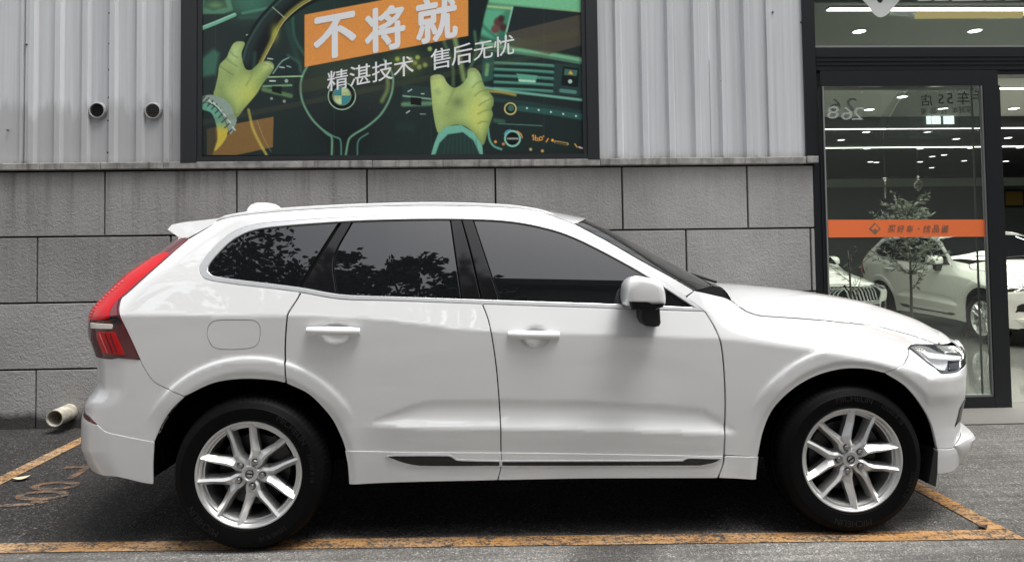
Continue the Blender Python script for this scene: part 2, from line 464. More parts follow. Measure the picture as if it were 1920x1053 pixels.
def m_siding():
    m = mat('ribbed_siding', (0.5, 0.5, 0.5), 0.42, spec=0.5); t = NT(m); w = t.wcoords()
    c0 = t.mix(t.ramp(t.noise(t.wcoords((1.2, 1, 0.15)), 1.3, 4, 0.5), [(0.35, 0.0), (0.7, 1.0)]), (0.54, 0.552, 0.572), (0.64, 0.65, 0.66))
    st = t.noise(t.wcoords((14, 1, 0.22)), 2.0, 6, 0.6); c0 = t.mix(0.55, c0, t.ramp(st, [(0.3, 0.78), (0.65, 1.12)]), 'MULTIPLY')
    sep = t.new('ShaderNodeSeparateXYZ'); t.link(w, sep.inputs[0])
    # grey smear where the lower sheets were patched, left of the poster
    ed = t.math('ADD', sep.outputs[2], t.math('MULTIPLY', t.noise(t.wcoords((5, 1, 0.5)), 2.2, 5, 0.6), -0.55))
    pat = t.math('MULTIPLY', t.ramp(t.math('MULTIPLY', t.math('SUBTRACT', 2.42, ed), 9.0, True), [(0, 0.0), (1, 0.75)]), t.ramp(t.math('MULTIPLY', t.math('SUBTRACT', -1.3, sep.outputs[0]), 6.0, True), [(0, 0.0), (1, 1.0)]))
    c0 = t.mix(pat, c0, (0.40, 0.405, 0.41))
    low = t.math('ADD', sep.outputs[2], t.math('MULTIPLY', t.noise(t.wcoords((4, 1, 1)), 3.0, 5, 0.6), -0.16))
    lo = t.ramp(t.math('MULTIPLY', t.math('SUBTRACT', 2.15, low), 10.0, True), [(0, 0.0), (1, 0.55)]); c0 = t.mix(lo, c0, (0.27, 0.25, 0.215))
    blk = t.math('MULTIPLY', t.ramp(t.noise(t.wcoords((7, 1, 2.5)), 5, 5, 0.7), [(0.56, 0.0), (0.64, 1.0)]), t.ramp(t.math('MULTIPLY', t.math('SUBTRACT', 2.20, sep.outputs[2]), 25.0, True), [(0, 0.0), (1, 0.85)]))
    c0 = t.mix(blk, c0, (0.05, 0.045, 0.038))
    t.color(c0); t.roughness(t.ramp(t.noise(w, 4, 4), [(0.3, 0.34), (0.7, 0.55)]))
    t.bump(t.noise(t.wcoords((2.5, 1, 0.8)), 2.2, 3, 0.5), 0.25, 0.02)
    return m
m_sid = m_siding()
SY = WY + 0.045; ZT = 6.2; ZB = BZ0 + 0.055
def sheet(x0, x1, ribs, h=0.034, y=SY, name='siding_sheet'):
    prof = [(x0, y)]
    for r in sorted(ribs):
        prof += [(r - 0.038, y), (r - 0.022, y - h), (r + 0.022, y - h), (r + 0.038, y)]
    prof.append((x1, y)); V = []
    for x, yy in prof: V += [(x, yy, ZB), (x, yy, ZT)]
    mb = MB(); mb.v = V; mb.f = [(2 * i, 2 * i + 2, 2 * i + 3, 2 * i + 1) for i in range(len(prof) - 1)]
    return wpart(name, mb, m_sid)
px_ = lambda u, v=150: wx(u, v, SY)
sheet(-6.6, px_(45), [], name='flat_sheet', y=SY - 0.01)
wpart('corner_trim', MB().box(px_(42), px_(47), SY - 0.03, SY, ZB, ZT).box(px_(51), px_(56), SY - 0.022, SY, ZB, ZT), m_sid)
sheet(px_(45), px_(205), [px_(63), px_(112), px_(163)])
sheet(px_(205) + 0.002, px_(345), [px_(214), px_(265), px_(316)], y=SY - 0.003)
sheet(px_(345), px_(1125), [px_(345) + 0.22 * k for k in range(1, 15)])
sheet(px_(1125), px_(1330), [px_(1159), px_(1207), px_(1256), px_(1305)])
sheet(px_(1330) + 0.002, px_(1438), [px_(1355), px_(1399)], y=SY - 0.003)
sheet(px_(1440), px_(1511, 250), [], y=SY - 0.022, name='flat_sheet')
wpart('corner_trim', MB().box(px_(1437.5), px_(1440.5), SY - 0.024, SY + 0.01, ZB, ZT), m_sid)
wpart('gable_return', MB().box(px_(1511, 250), px_(1511, 250) + 0.01, SY - 0.022, SY + 0.35, ZB, ZT), m_sid)
m_rivet = mat('rivet_steel', (0.12, 0.12, 0.12), 0.5, metal=0.6)
m_rivb = mat('bright_rivet', (0.8, 0.8, 0.8), 0.25, metal=0.8)
for u, v, br in ((205, 25, 0), (205, 82, 0), (204.5, 131, 0), (204, 183, 0), (203, 226, 0), (202, 286, 0), (49, 83, 0), (1301, 36, 1), (1350.5, 24, 1), (1352, 152, 1), (1401, 30, 0), (1402, 148, 0), (1449, 23, 0), (1502, 42, 0), (14, 244, 0)):
    p = at(u, v, SY - 0.026)
    wpart('rivet', MB().lathe([(0.009, 0.006), (0.009, -0.002), (0.005, -0.006), (0.0, -0.007)], p, n=10), m_rivb if br else m_rivet)

# round wall vents
m_vent = mat('vent_steel', (0.45, 0.45, 0.45), 0.35, metal=0.3)
for (u, v), lab in (((185, 208), 'round slatted steel vent in the cladding, the one nearer the left edge'), ((289, 209), 'round slatted steel vent in the cladding, nearer the poster frame')):
    c = at(u, v, SY); R_ = 0.072
    vt = empty('wall_vent', (c[0], SY, c[2])); tag(vt, lab, 'vent', 'round vents in the cladding')
    O = np.array([c[0], SY, c[2]])
    mb = MB().lathe([(R_, 0.01), (R_, -0.018), (R_ - 0.006, -0.03), (R_ - 0.014, -0.032), (R_ - 0.017, -0.022), (R_ - 0.017, 0.004)], O, n=32)
    o = mesh_obj('vent_ring', mb.v, mb.f, m_vent, vt, origin=O); auto_smooth(o)
    mb = MB().lathe([(R_ - 0.015, -0.002), (0, -0.002)], O, n=24); mesh_obj('vent_back', mb.v, mb.f, m_joint, vt, origin=O)
    for k in range(-3, 4):
        z = c[2] + k * 0.0155; hw = math.sqrt(max((R_ - 0.017) ** 2 - (k * 0.0155) ** 2, 1e-5))
        mb = MB(); b = SY
        mb.v = [(c[0] - hw, b - 0.026, z - 0.004), (c[0] + hw, b - 0.026, z - 0.004), (c[0] + hw, b - 0.008, z + 0.006), (c[0] - hw, b - 0.008, z + 0.006), (c[0] - hw, b - 0.024, z - 0.006), (c[0] + hw, b - 0.024, z - 0.006), (c[0] + hw, b - 0.006, z + 0.004), (c[0] - hw, b - 0.006, z + 0.004)]
        mb.f = [(0, 1, 2, 3), (7, 6, 5, 4), (0, 4, 5, 1), (1, 5, 6, 2), (2, 6, 7, 3), (3, 7, 4, 0)]
        o = mesh_obj('vent_slat', mb.v, mb.f, mat('vent_dark', (0.06, 0.06, 0.06), 0.5, metal=0.5), vt, origin=O)

# plastic waste pipe sticking out of the wall
P1, P0 = at(102, 784, WY - 0.20), at(137, 769, WY + 0.05)
d = Vector(P1 - P0).normalized(); q = d.to_track_quat('Z', 'Y').to_matrix(); L = float(np.linalg.norm(P1 - P0))
mb = MB().lathe([(0.066, 0.0), (0.066, L), (0.059, L), (0.057, 0.0)], (0, 0, 0), axis='z', n=40)
def m_pvc():
    m = mat('dirty_pvc', (0.45, 0.42, 0.35), 0.5); t = NT(m); w = t.wcoords()
    c = t.mix(t.ramp(t.noise(w, 14, 5, 0.65), [(0.42, 0.0), (0.62, 0.8)]), (0.60, 0.57, 0.50), (0.28, 0.24, 0.17)); t.color(c); return m
o = mesh_obj('waste_pipe', [tuple(Vector(P0) + q @ Vector(v)) for v in mb.v], mb.f, m_pvc(), origin=P0); auto_smooth(o)
o.location = tuple(P0); tag(o, 'short stained cream plastic pipe sticking out low from the block wall', 'pipe')
# =================================================================== the parked car
YC = 0.93                                     # centre plane of the car
CAR0 = np.array([1.4325, YC, 0.0])
WB, WZ = 2.865, 0.358
m_paint = mat('white_car_paint', (0.79, 0.797, 0.795), 0.30, coat=1.0, coat_rough=0.012, spec=0.4)
m_paint.node_tree.nodes['Principled BSDF'].inputs['Coat IOR'].default_value = 2.25
m_chrome = mat('chrome', (0.86, 0.87, 0.88), 0.25, metal=0.65)
m_blade = mat('smoked_chrome', (0.22, 0.22, 0.23), 0.13, metal=1.0)
m_glass = mat('tinted_glass', (0.006, 0.007, 0.008), 0.0, spec=0.5, coat=0.0, ior=1.95)
m_gblack = mat('gloss_black', (0.008, 0.008, 0.009), 0.06, spec=0.5)
m_black = mat('black_plastic', (0.012, 0.012, 0.013), 0.55)
m_void = mat('black_liner', (0.003, 0.003, 0.003), 0.9, spec=0.1)
m_rubber = mat('tyre_rubber', (0.0022, 0.0022, 0.0026), 0.55, spec=0.10)
m_letter = mat('tyre_letter', (0.012, 0.012, 0.013), 0.5, spec=0.3)
m_alloy = mat('silver_alloy', (0.70, 0.70, 0.69), 0.40, metal=0.85, coat=0.25)
m_alloyd = mat('alloy_barrel', (0.42, 0.42, 0.42), 0.34, metal=1.0)
m_disc = mat('brake_steel', (0.07, 0.07, 0.07), 0.45, metal=1.0)
m_red = mat('tail_red', (0.60, 0.004, 0.008), 0.18, coat=0.35, spec=0.3)
m_redd = mat('tail_dark_red', (0.10, 0.006, 0.010), 0.10, coat=1.0)
m_redp = mat('tail_smoked_red', (0.20, 0.035, 0.045), 0.10, coat=1.0)
m_redb = mat('tail_black', (0.010, 0.004, 0.005), 0.08, coat=1.0)
m_leddot = mat('lamp_glint', (0.80, 0.16, 0.17), 0.15, coat=0.5)
m_reverse = mat('reverse_lamp', (0.85, 0.80, 0.72), 0.15, coat=1.0)
m_reflect = mat('headlamp_reflector', (0.55, 0.56, 0.57), 0.22, metal=0.7, coat=1.0)
m_drl = mat('headlamp_white', (0.80, 0.82, 0.83), 0.25, coat=1.0)
m_lampd = mat('headlamp_dark', (0.03, 0.032, 0.034), 0.10, coat=1.0)

def zcurve(px, Y=0.0):
    P = np.array([at(u, v, Y) for u, v in px]); o = np.argsort(P[:, 0])
    xs, zs = P[o, 0], P[o, 2]
    return lambda x: np.interp(x, xs, zs)
z_sh = zcurve([(60, 592), (232, 591), (535, 591), (600, 592), (724, 599), (790, 607), (860, 617), (960, 622), (1054, 625), (1150, 628), (1344, 634), (1400, 640), (1521, 658), (1650, 684), (1830, 730)])
z_st = zcurve([(400, 799), (672, 798), (735, 775), (780, 758), (810, 751), (935, 750), (1100, 752), (1290, 763), (1320, 767), (1350, 785), (1388, 812), (1700, 818)])
z_cr = zcurve([(400, 801), (672, 800), (940, 802), (1160, 806), (1388, 814), (1700, 820)])
z_bl = zcurve([(100, 525), (440, 532), (560, 547), (640, 560), (740, 563), (900, 569), (1170, 578), (1320, 582), (1600, 600)], 0.03)
LX = np.arange(-1.6, 4.6, 0.01); LZ = np.arange(0.0, 1.80, 0.0025)
def _build_w():
    X, Z = np.meshgrid(LX, LZ, indexing='ij')
    zs = z_sh(X)
    wsh = 0.948 - 0.010 * ((X - 1.4) / 2.0) ** 2
    d = np.maximum(zs - Z, 0); t = np.maximum(Z - zs, 0)
    low = 0.055 * d + 0.065 * d * d
    zb = np.maximum(z_bl(X), zs + 0.05)
    tb = np.maximum(Z - zb, 0)
    cab = 0.33 * np.minimum(t, zb - zs) + 0.39 * tb + 0.13 * tb ** 2 + 4.0 * np.maximum(Z - 1.555, 0) ** 2
    fen = 0.10 * t + 11.0 * t * t
    bx = smoothstep(2.15, 2.65, X)
    w = wsh - low - (1 - bx) * cab - bx * np.minimum(fen, 0.55)
    # scooped lower doors
    zt, zc = z_st(X), z_cr(X)
    h = np.maximum(zt - zc, 0); s = smoothstep(0.0, 0.10, h)
    tt = np.clip((Z - zc) / np.maximum(h, 1e-3), 0, 1)
    f = np.where(Z < zc, 0.023 - 0.010 * np.clip((zc - Z) / 0.12, 0, 1), np.where(Z < zt, 0.023 * (1 - tt) ** 2 - 0.034 * tt * (1 - tt), 0.0))
    w += s * f
    # wheel arch flares
    for cx in (0.0, WB):
        r = np.hypot(X - cx, Z - WZ); an = np.degrees(np.arctan2(Z - WZ, np.abs(X - cx) + 1e-6))
        a = smoothstep(24, 48, an)
        w += a * (0.012 * (1 - smoothstep(0.538, 0.549, r)) + 0.002 * smoothstep(0.66, 0.553, r) * (r > 0.553) * 0)
        w += -0.010 * (1 - smoothstep(0.452, 0.482, r))
    # hand recesses behind the door handles
    for pu, pv in ((630, 624), (1003, 630)):
        c = at(pu, pv, 0.0)
        e = ((X - c[0]) / 0.062) ** 2 + ((Z - c[2]) / 0.047) ** 2
        w -= 0.022 * np.clip(1 - e, 0, 1) ** 0.6
    def blur(a, sig, ax):
        k = np.exp(-0.5 * (np.arange(-6, 7) / sig) ** 2); k /= k.sum()
        p = np.pad(a, [(6, 6) if i == ax else (0, 0) for i in range(2)], mode='edge')
        return sum(k[i] * np.take(p, np.arange(i, i + a.shape[ax]), axis=ax) for i in range(13))
    return blur(blur(w, 2.0, 1), 0.7, 0)
WL = _build_w()
def w_at(x, z):
    fx = np.clip((np.asarray(x) - LX[0]) / 0.01, 0, len(LX) - 1.001); fz = np.clip((np.asarray(z) - LZ[0]) / 0.0025, 0, len(LZ) - 1.001)
    i = fx.astype(int); j = fz.astype(int); a = fx - i; b = fz - j
    return (WL[i, j] * (1 - a) * (1 - b) + WL[i + 1, j] * a * (1 - b) + WL[i, j + 1] * (1 - a) * b + WL[i + 1, j + 1] * a * b)
RR, RA = 0.26, math.radians(66)               # rear corner radius and turn
FR, FA = 0.36, math.radians(62)               # front corner
XA_Z = np.linspace(0.1, 1.7, 60); XA = np.full(60, -0.60)
XB_Z = np.linspace(0.1, 1.0, 40); XB = np.full(40, 3.2)
def wrap(d, w0, R, A):
    """plan curve past the corner start: distance d -> (forward travel, half width)"""
    a1 = np.minimum(d / R, A)
    R2 = (w0 - R * (1 - math.cos(A))) / math.cos(A)
    a2 = np.clip(A + (d - R * A) / R2, A, math.pi / 2)
    far = d > R * A
    x = np.where(far, R * math.sin(A) + R2 * (np.sin(a2) - math.sin(A)), R * np.sin(a1))
    y = np.where(far, w0 - R * (1 - math.cos(A)) - R2 * (math.cos(A) - np.cos(a2)), w0 - R * (1 - np.cos(a1)))
    return x, y
def wrap_len(w0, R, A):
    R2 = (w0 - R * (1 - math.cos(A))) / math.cos(A)
    return R * A + R2 * (math.pi / 2 - A)
def xa(z): return np.interp(z, XA_Z, XA)
def xb(z): return np.interp(z, XB_Z, XB)
def S(u, z):
    u = np.asarray(u, float); z = np.asarray(z, float)
    a, b = xa(z), xb(z)
    b = np.where(z > 1.0, 9.0, b)
    uc = np.clip(u, a, b)
    w0 = w_at(uc, z)
    xr, yr = wrap(np.maximum(a - u, 0), w0, RR, RA)
    xf, yf = wrap(np.maximum(u - b, 0), w0, FR, FA)
    x = np.where(u < a, a - xr, np.where(u > b, b + xf, u))
    y = np.where(u < a, yr, np.where(u > b, yf, w0))
    return np.stack([x, YC - y, z], -1)
def _fit_ends():
    global XA, XB
    rear = [(333, 447), (321, 455), (279, 486), (237, 515), (201, 550), (175.5, 577), (166, 602), (166, 628), (178, 660), (182, 680), (183, 722), (172, 739), (161, 750), (158, 771), (154, 786), (153.5, 803), (153.7, 839), (163, 862), (176, 883)]
    front = [(1806, 650), (1810, 677), (1811.5, 705), (1811, 728), (1809.5, 745), (1805, 764), (1801, 785), (1801, 811), (1803, 835), (1797, 873), (1786, 881)]
    for it in range(5):
        zs, xs = [], []
        for px, py in rear:
            z = at(px, py, 0.25)[2]
            for k in range(6):
                d = np.linspace(0, 0.5, 200); P = S(xa(z) - d, np.full(200, z)); q = proj(P); i = q[:, 0].argmin()
                z += (q[i, 1] - py) / 380.0
            zs.append(z); xs.append(float(xa(z)) + (px - q[i, 0]) / 350.0)
        o = np.argsort(zs); zs, xs = np.array(zs)[o], np.array(xs)[o]
        XA = np.interp(XA_Z, zs, xs)
        sl = (xs[-1] - xs[-4]) / (zs[-1] - zs[-4]); XA = np.where(XA_Z > zs[-1], xs[-1] + sl * (XA_Z - zs[-1]), XA)
        XA = np.where(XA_Z < zs[0], xs[0] + 0.9 * (zs[0] - XA_Z), XA)
        zs, xs = [], []
        for px, py in front:
            z = at(px, py, 0.3)[2]
            for k in range(6):
                d = np.linspace(0, 0.7, 200); P = S(xb(z) + d, np.full(200, z)); q = proj(P); i = q[:, 0].argmax()
                z += (q[i, 1] - py) / 340.0
            zs.append(z); xs.append(float(xb(z)) + (px - q[i, 0]) / 330.0)
        o = np.argsort(zs); XB = np.interp(XB_Z, np.array(zs)[o], np.array(xs)[o])
_fit_ends()
def S_n(u, z, e=0.003):
    du = S(u + e, z) - S(u - e, z); dz = S(u, np.asarray(z) + e) - S(u, np.asarray(z) - e)
    n = np.cross(du, dz); return n / (np.linalg.norm(n, axis=-1, keepdims=True) + 1e-12)
_TU, _TZ = np.meshgrid(np.arange(-1.25, 4.1, 0.03), np.arange(0.15, 1.68, 0.03), indexing='ij')
_TP = S(_TU, _TZ); _TQ = proj(_TP); _TN = S_n(_TU, _TZ)
_FACE = ((_TP - CAM) * _TN).sum(-1) < 0
def inv(px, py):
    d = (_TQ[..., 0] - px) ** 2 + (_TQ[..., 1] - py) ** 2 + np.where(_FACE, 0, 1e6)
    i = np.unravel_index(d.argmin(), d.shape); p = np.array([_TU[i], _TZ[i]])
    best = (1e9, p)
    for k in range(14):
        q0 = proj(S(p[0], p[1])); r = np.array([px, py]) - q0
        e = np.hypot(*r)
        if e < best[0]: best = (e, p.copy())
        if e < 0.02: break
        h = 0.002
        J = np.stack([(proj(S(p[0] + h, p[1])) - q0) / h, (proj(S(p[0], p[1] + h)) - q0) / h], 1)
        try: dl = np.linalg.solve(J, r)
        except np.linalg.LinAlgError: break
        n = np.hypot(*dl); p = p + dl * min(1, 0.06 / (n + 1e-9))
    return best[1]
def uz(pt):
    """a traced point, or ('R', z, d) / ('F', z, d) past the rear / front corner, or ('S', u, z)"""
    if pt[0] == 'R': return np.array([float(xa(pt[1])) - pt[2], pt[1]])
    if pt[0] == 'F': return np.array([float(xb(pt[1])) + pt[2], pt[1]])
    if pt[0] == 'RC': z = pt[1]; return np.array([float(xa(z)) - float(wrap_len(w_at(xa(z), z), RR, RA)), z])
    if pt[0] == 'FC': z = pt[1]; return np.array([float(xb(z)) + float(wrap_len(w_at(xb(z), z), FR, FA)), z])
    if pt[0] == 'S': return np.array([pt[1], pt[2]])
    return inv(*pt)
def curve(pts, n=5):
    P = np.array([uz(p) for p in pts])
    return spline(P, n=n) if len(P) > 2 else P
def outline(*curves, step=0.016):
    P = np.concatenate([curve(c) for c in curves]); out = [P[0]]
    for p in P[1:]:
        if np.hypot(*(p - out[-1])) > 0.0015: out.append(p)
    if np.hypot(*(out[0] - out[-1])) < 0.0015: out.pop()
    res = []
    for i, p in enumerate(out):
        q = out[(i + 1) % len(out)]; k = max(1, int(np.ceil(np.hypot(*(q - p)) / step)))
        for j in range(k): res.append(p + (q - p) * j / k)
    res = np.array(res)
    ar = 0.5 * np.sum(res[:, 0] * np.roll(res[:, 1], -1) - np.roll(res[:, 0], -1) * res[:, 1])
    return res if ar > 0 else res[::-1]
def inset(P, g):
    if g == 0: return P
    a = P - np.roll(P, 1, 0); b = np.roll(P, -1, 0) - P
    a /= np.linalg.norm(a, axis=1, keepdims=True) + 1e-12; b /= np.linalg.norm(b, axis=1, keepdims=True) + 1e-12
    na = np.stack([-a[:, 1], a[:, 0]], 1); nb = np.stack([-b[:, 1], b[:, 0]], 1)
    n = na + nb; n /= np.linalg.norm(n, axis=1, keepdims=True) + 1e-12
    k = np.clip(1 / np.maximum((n * na).sum(1), 0.4), 1, 2)
    return P + n * (g * k)[:, None]
def tri(poly, holes, lines, step):
    pts = [p for p in poly]; edges = [(i, (i + 1) % len(poly)) for i in range(len(poly))]
    for h in holes:
        b = len(pts); pts += [p for p in h]; edges += [(b + i, b + (i + 1) % len(h)) for i in range(len(h))]
    keep = [poly] + list(holes)
    lo, hi = poly.min(0), poly.max(0)
    gx = np.arange(lo[0], hi[0], step); gz = np.arange(lo[1], hi[1], step)
    G = np.stack(np.meshgrid(gx, gz), -1).reshape(-1, 2)
    G[:, 0] += (np.round((G[:, 1] - lo[1]) / step) % 2) * step * 0.5
    ok = inpoly(G, poly)
    for h in holes: ok &= ~inpoly(G, h)
    G = G[ok]
    for k in keep: G = G[poly_dist(G, k) > step * 0.45]
    for ln in lines:
        L = np.array(ln); o2 = inpoly(L, poly) & (poly_dist(L, poly) > 0.004)
        for h in holes: o2 &= ~inpoly(L, h) & (poly_dist(L, h) > 0.004)
        G = G[poly_dist(G, L, False) > step * 0.45]
        b = len(pts); idx = {}
        for i in range(len(L)):
            if o2[i]: idx[i] = len(pts); pts.append(L[i])
        edges += [(idx[i], idx[i + 1]) for i in range(len(L) - 1) if i in idx and i + 1 in idx]
    pts += [p for p in G]
    r = delaunay_2d_cdt([Vector((float(p[0]), float(p[1]))) for p in pts], edges, [], 0, 1e-6)
    V = np.array([tuple(v) for v in r[0]]); Fc = np.array([f for f in r[2] if len(f) == 3])
    c = V[Fc].mean(1); ok = inpoly(c, poly)
    for h in holes: ok &= ~inpoly(c, h)
    Fc = Fc[ok]
    a = V[Fc]; ar = (a[:, 1, 0] - a[:, 0, 0]) * (a[:, 2, 1] - a[:, 0, 1]) - (a[:, 2, 0] - a[:, 0, 0]) * (a[:, 1, 1] - a[:, 0, 1])
    Fc[ar < 0] = Fc[ar < 0][:, ::-1]
    return V, Fc
def panel_data(poly, off=0.0, depth=0.010, step=0.018, holes=(), lines=(), gap=0.0032, rnd=0.003):
    poly = inset(poly, gap); holes = [inset(h[::-1], gap)[::-1] if gap else h for h in holes]
    V, Fc = tri(poly, holes, lines, step)
    N = S_n(V[:, 0], V[:, 1]); P = S(V[:, 0], V[:, 1]) + N * off
    verts = [P]; nor = [N]; faces = Fc.tolist(); b = len(P)
    for ring in [poly] + [h[::-1] for h in holes]:
        n = len(ring)
        Nr = S_n(ring[:, 0], ring[:, 1]); Pr = S(ring[:, 0], ring[:, 1]) + Nr * off
        tg = np.roll(Pr, -1, 0) - np.roll(Pr, 1, 0); sd = np.cross(tg, Nr); sd /= np.linalg.norm(sd, axis=1, keepdims=True) + 1e-12
        # edge radius (one ring) and the returned flange
        Rn = Pr + sd * rnd * 0.8 - Nr * rnd
        m = Nr + sd; m /= np.linalg.norm(m, axis=1, keepdims=True)
        verts += [Pr, Rn, Rn, Rn - Nr * depth]; nor += [Nr, m, sd, sd]
        for i in range(n):
            j = (i + 1) % n
            faces += [(b + j, b + i, b + n + i, b + n + j), (b + 2 * n + j, b + 2 * n + i, b + 3 * n + i, b + 3 * n + j)]
        b += 4 * n
    return np.concatenate(verts), np.concatenate(nor), faces
def mirror(V): V = V.copy(); V[:, 1] = 2 * YC - V[:, 1]; return V
def panel(name, poly, m, parent, both=True, join=False, **kw):
    V, N, Fc = panel_data(poly, **kw)
    V2 = mirror(V); N2 = N.copy(); N2[:, 1] *= -1; F2 = [tuple(reversed(f)) for f in Fc]
    if join:
        F3 = [tuple(i + len(V) for i in f) for f in F2]
        return mesh_obj(name, np.concatenate([V, V2]), list(Fc) + F3, m, parent, normals=np.concatenate([N, N2]), origin=CAR0)
    o = mesh_obj(name, V, Fc, m, parent, normals=N, origin=CAR0)
    if both:
        par2 = parent
        if parent is not car and parent.name in TWIN: par2 = TWIN[parent.name]
        o2 = mesh_obj(name, V2, F2, m, par2, normals=N2, origin=CAR0)
        TWIN[o.name] = o2
    return o
TWIN = {}
def solid(name, mb, m, parent, both=True, smooth=False, deg=35):
    o = mesh_obj(name, mb.v, mb.f, m, parent, origin=CAR0)
    auto_smooth(o, deg) if smooth else fix_normals(o)
    if both:
        par2 = TWIN.get(parent.name, parent) if parent is not car else car
        V2 = mirror(np.array(mb.v)); o2 = mesh_obj(name, V2, [tuple(reversed(f)) for f in mb.f], m, par2, origin=CAR0)
        auto_smooth(o2, deg) if smooth else fix_normals(o2)
        TWIN[o.name] = o2
    return o

car = empty('parked_suv', CAR0)
tag(car, 'white five-door SUV parked along the grey block wall, silver ten-arm wheels', 'car')

# ---- traced seams and edges (photograph pixels on the near side)
REAR_ARCH = [(287, 903), (287, 869), (289, 828), (304, 794), (323, 766), (347, 743), (401, 718), (457, 710), (513, 713), (535, 718), (580, 740), (618, 779), (640, 820), (649, 847), (656, 906)]
FRONT_ARCH = [(1416, 897), (1422, 852), (1431, 809), (1451, 765), (1486, 730), (1529, 705), (1576, 692), (1620, 691), (1659, 699), (1698, 724), (1729, 762), (1747, 797), (1757, 838), (1757, 887)]
TAIL_EDGE = [(355, 447), (321, 475), (282, 505), (246, 536), (229, 556), (223, 576), (226, 596), (243, 631), (262, 673)]
Q_SEAM = [(262, 673), (267, 684), (286, 713), (304, 724), (320, 732), (347, 743)]
RD_SEAM = [(535, 718), (533, 650), (537, 592), (541, 583), (556, 560), (563, 547)]
DLO_OUT_B = [(374, 508), (382, 520), (400, 526), (440, 532), (500, 539), (563, 547), (640, 560), (740, 563), (900, 569), (1170, 578), (1320, 583)]
DLO_OUT_T = [(1320, 583), (1285, 556), (1200, 501), (1100, 448), (1040, 424), (960, 408), (865, 403), (750, 404), (642, 408), (520, 416), (468, 423), (428, 440), (392, 473), (375, 497), (374, 508)]
B_SEAM = [(903, 568), (915, 600), (923, 640), (931, 700), (937.5, 790), (938.5, 848), (938, 872), (932, 898)]
F_SEAM = [(1322, 585), (1340, 615), (1352, 650), (1357, 700), (1359, 760), (1358, 830), (1354, 870), (1345, 894)]
SILL_LINE = [(648, 844), (940, 848), (1160, 851), (1420, 855)]
SILL_BOT = [(656, 906), (760, 902), (932, 898), (1100, 895), (1345, 894), (1416, 897)]
ROOF_EDGE = [(1078, 420), (1054, 411), (1015, 398), (950, 389), (820, 385), (691, 387), (600, 391), (524, 396), (462, 402), (426, 408), (404, 415)]
A_TOP = [(1302, 545), (1257, 518.5), (1203, 489), (1137, 451), (1078, 420)]
HOOD_SEAM = [(1371, 563), (1385, 574), (1401, 584), (1425, 591), (1522, 598), (1642, 610.5), (1703, 626), (1757, 645)]
crease_lines = [curve([(u, v) for u, v in ((236, 591), (400, 590.5), (535, 591))], 12), curve([(536, 591), (600, 592), (724, 599), (790, 607)], 10),
                curve([(680, 800), (940, 802), (1160, 806), (1385, 813.5)], 30), curve([(690, 792), (735, 775), (780, 758), (810, 751), (935, 750), (1100, 752), (1290, 763), (1320, 767), (1350, 785), (1380, 807)], 8)]
for cx in (0.0, WB):
    for rr in (0.535, 0.541, 0.546, 0.552):
        crease_lines.append(np.array([(cx + rr * math.cos(a), WZ + rr * math.sin(a)) for a in np.radians(np.arange(26, 155, 1.6))]))
def cut(c, i, j): return c[i:j]

# rear quarter with the whole side frame up to the A-pillar
FUEL = [(392, 640), (388, 628), (391, 611), (402, 602), (425, 600), (460, 600), (478, 602), (487, 612), (487, 632), (481, 647), (466, 653), (440, 655), (410, 654), (398, 649)]
fuel = outline(FUEL + [FUEL[0]])
dlo = outline(DLO_OUT_B, DLO_OUT_T)
qpoly = outline(TAIL_EDGE, Q_SEAM, [(347, 743), (401, 718), (457, 710), (513, 713), (535, 718)], RD_SEAM,
                [(563, 547), (500, 539), (440, 532), (400, 526), (382, 520), (374, 508), (375, 497), (392, 473), (428, 440), (468, 423), (520, 416), (642, 408), (750, 404), (865, 403), (960, 408), (1040, 424), (1100, 448), (1200, 501), (1285, 556)],
                [(1285, 556), (1302, 545)], A_TOP, ROOF_EDGE, [(404, 415), (396, 422), (355, 447)])
quarter = panel('side_frame', qpoly, m_paint, car, holes=[fuel], lines=crease_lines, step=0.016)
panel('fuel_door', fuel, m_paint, quarter, lines=crease_lines, gap=0.003)
rdoor = panel('rear_door', outline([(p[0] + 2.5, p[1]) for p in RD_SEAM[::-1]], [(537, 718.5), (580, 740), (618, 779), (640, 820), (648, 844)], SILL_LINE[:2], B_SEAM[:6][::-1],
              [(902, 569), (740, 563.5), (640, 560.5), (565, 548)]), m_paint, car, lines=crease_lines, step=0.014)
fdoor = panel('front_door', outline([(p[0] + 1.5, p[1]) for p in B_SEAM[:6]], [(939, 848), (1160, 851), (1357, 854.3)], [(1357, 853), (1358, 830), (1359, 760), (1357, 700), (1352, 650), (1340, 615), (1322, 585)],
              [(1320, 583.5), (1170, 578.5), (904, 569.5)]), m_paint, car, lines=crease_lines, step=0.014)
panel('door_cladding', outline([(648, 844), (940, 848)], [(939, 849), (938.5, 872), (932, 898)], [(932, 898), (760, 902), (656, 906)], [(656, 906), (653, 870), (648, 844)]), m_paint, rdoor, off=0.006, gap=0.001)
panel('door_cladding', outline([(941, 848), (1160, 851), (1355, 854.3)], [(1355, 855), (1353, 870), (1344, 894)], [(1344, 894), (1100, 895), (935, 898)], [(935, 898), (941, 872), (941, 848)]), m_paint, fdoor, off=0.006, gap=0.001)
fender = panel('front_fender', outline([(1287, 557), (1323, 584.5)], [(p[0] + 2, p[1]) for p in F_SEAM[:6]], [(1359, 853), (1421, 855)], FRONT_ARCH[1:9], [(1659, 699), (1703, 652)], [(1703, 652), (1711, 646), (1757, 645)],
               HOOD_SEAM[::-1], [(1371, 563), (1358, 557), (1337, 552), (1303, 545)], [(1303, 545), (1287, 557)]), m_paint, car, lines=crease_lines, step=0.014)
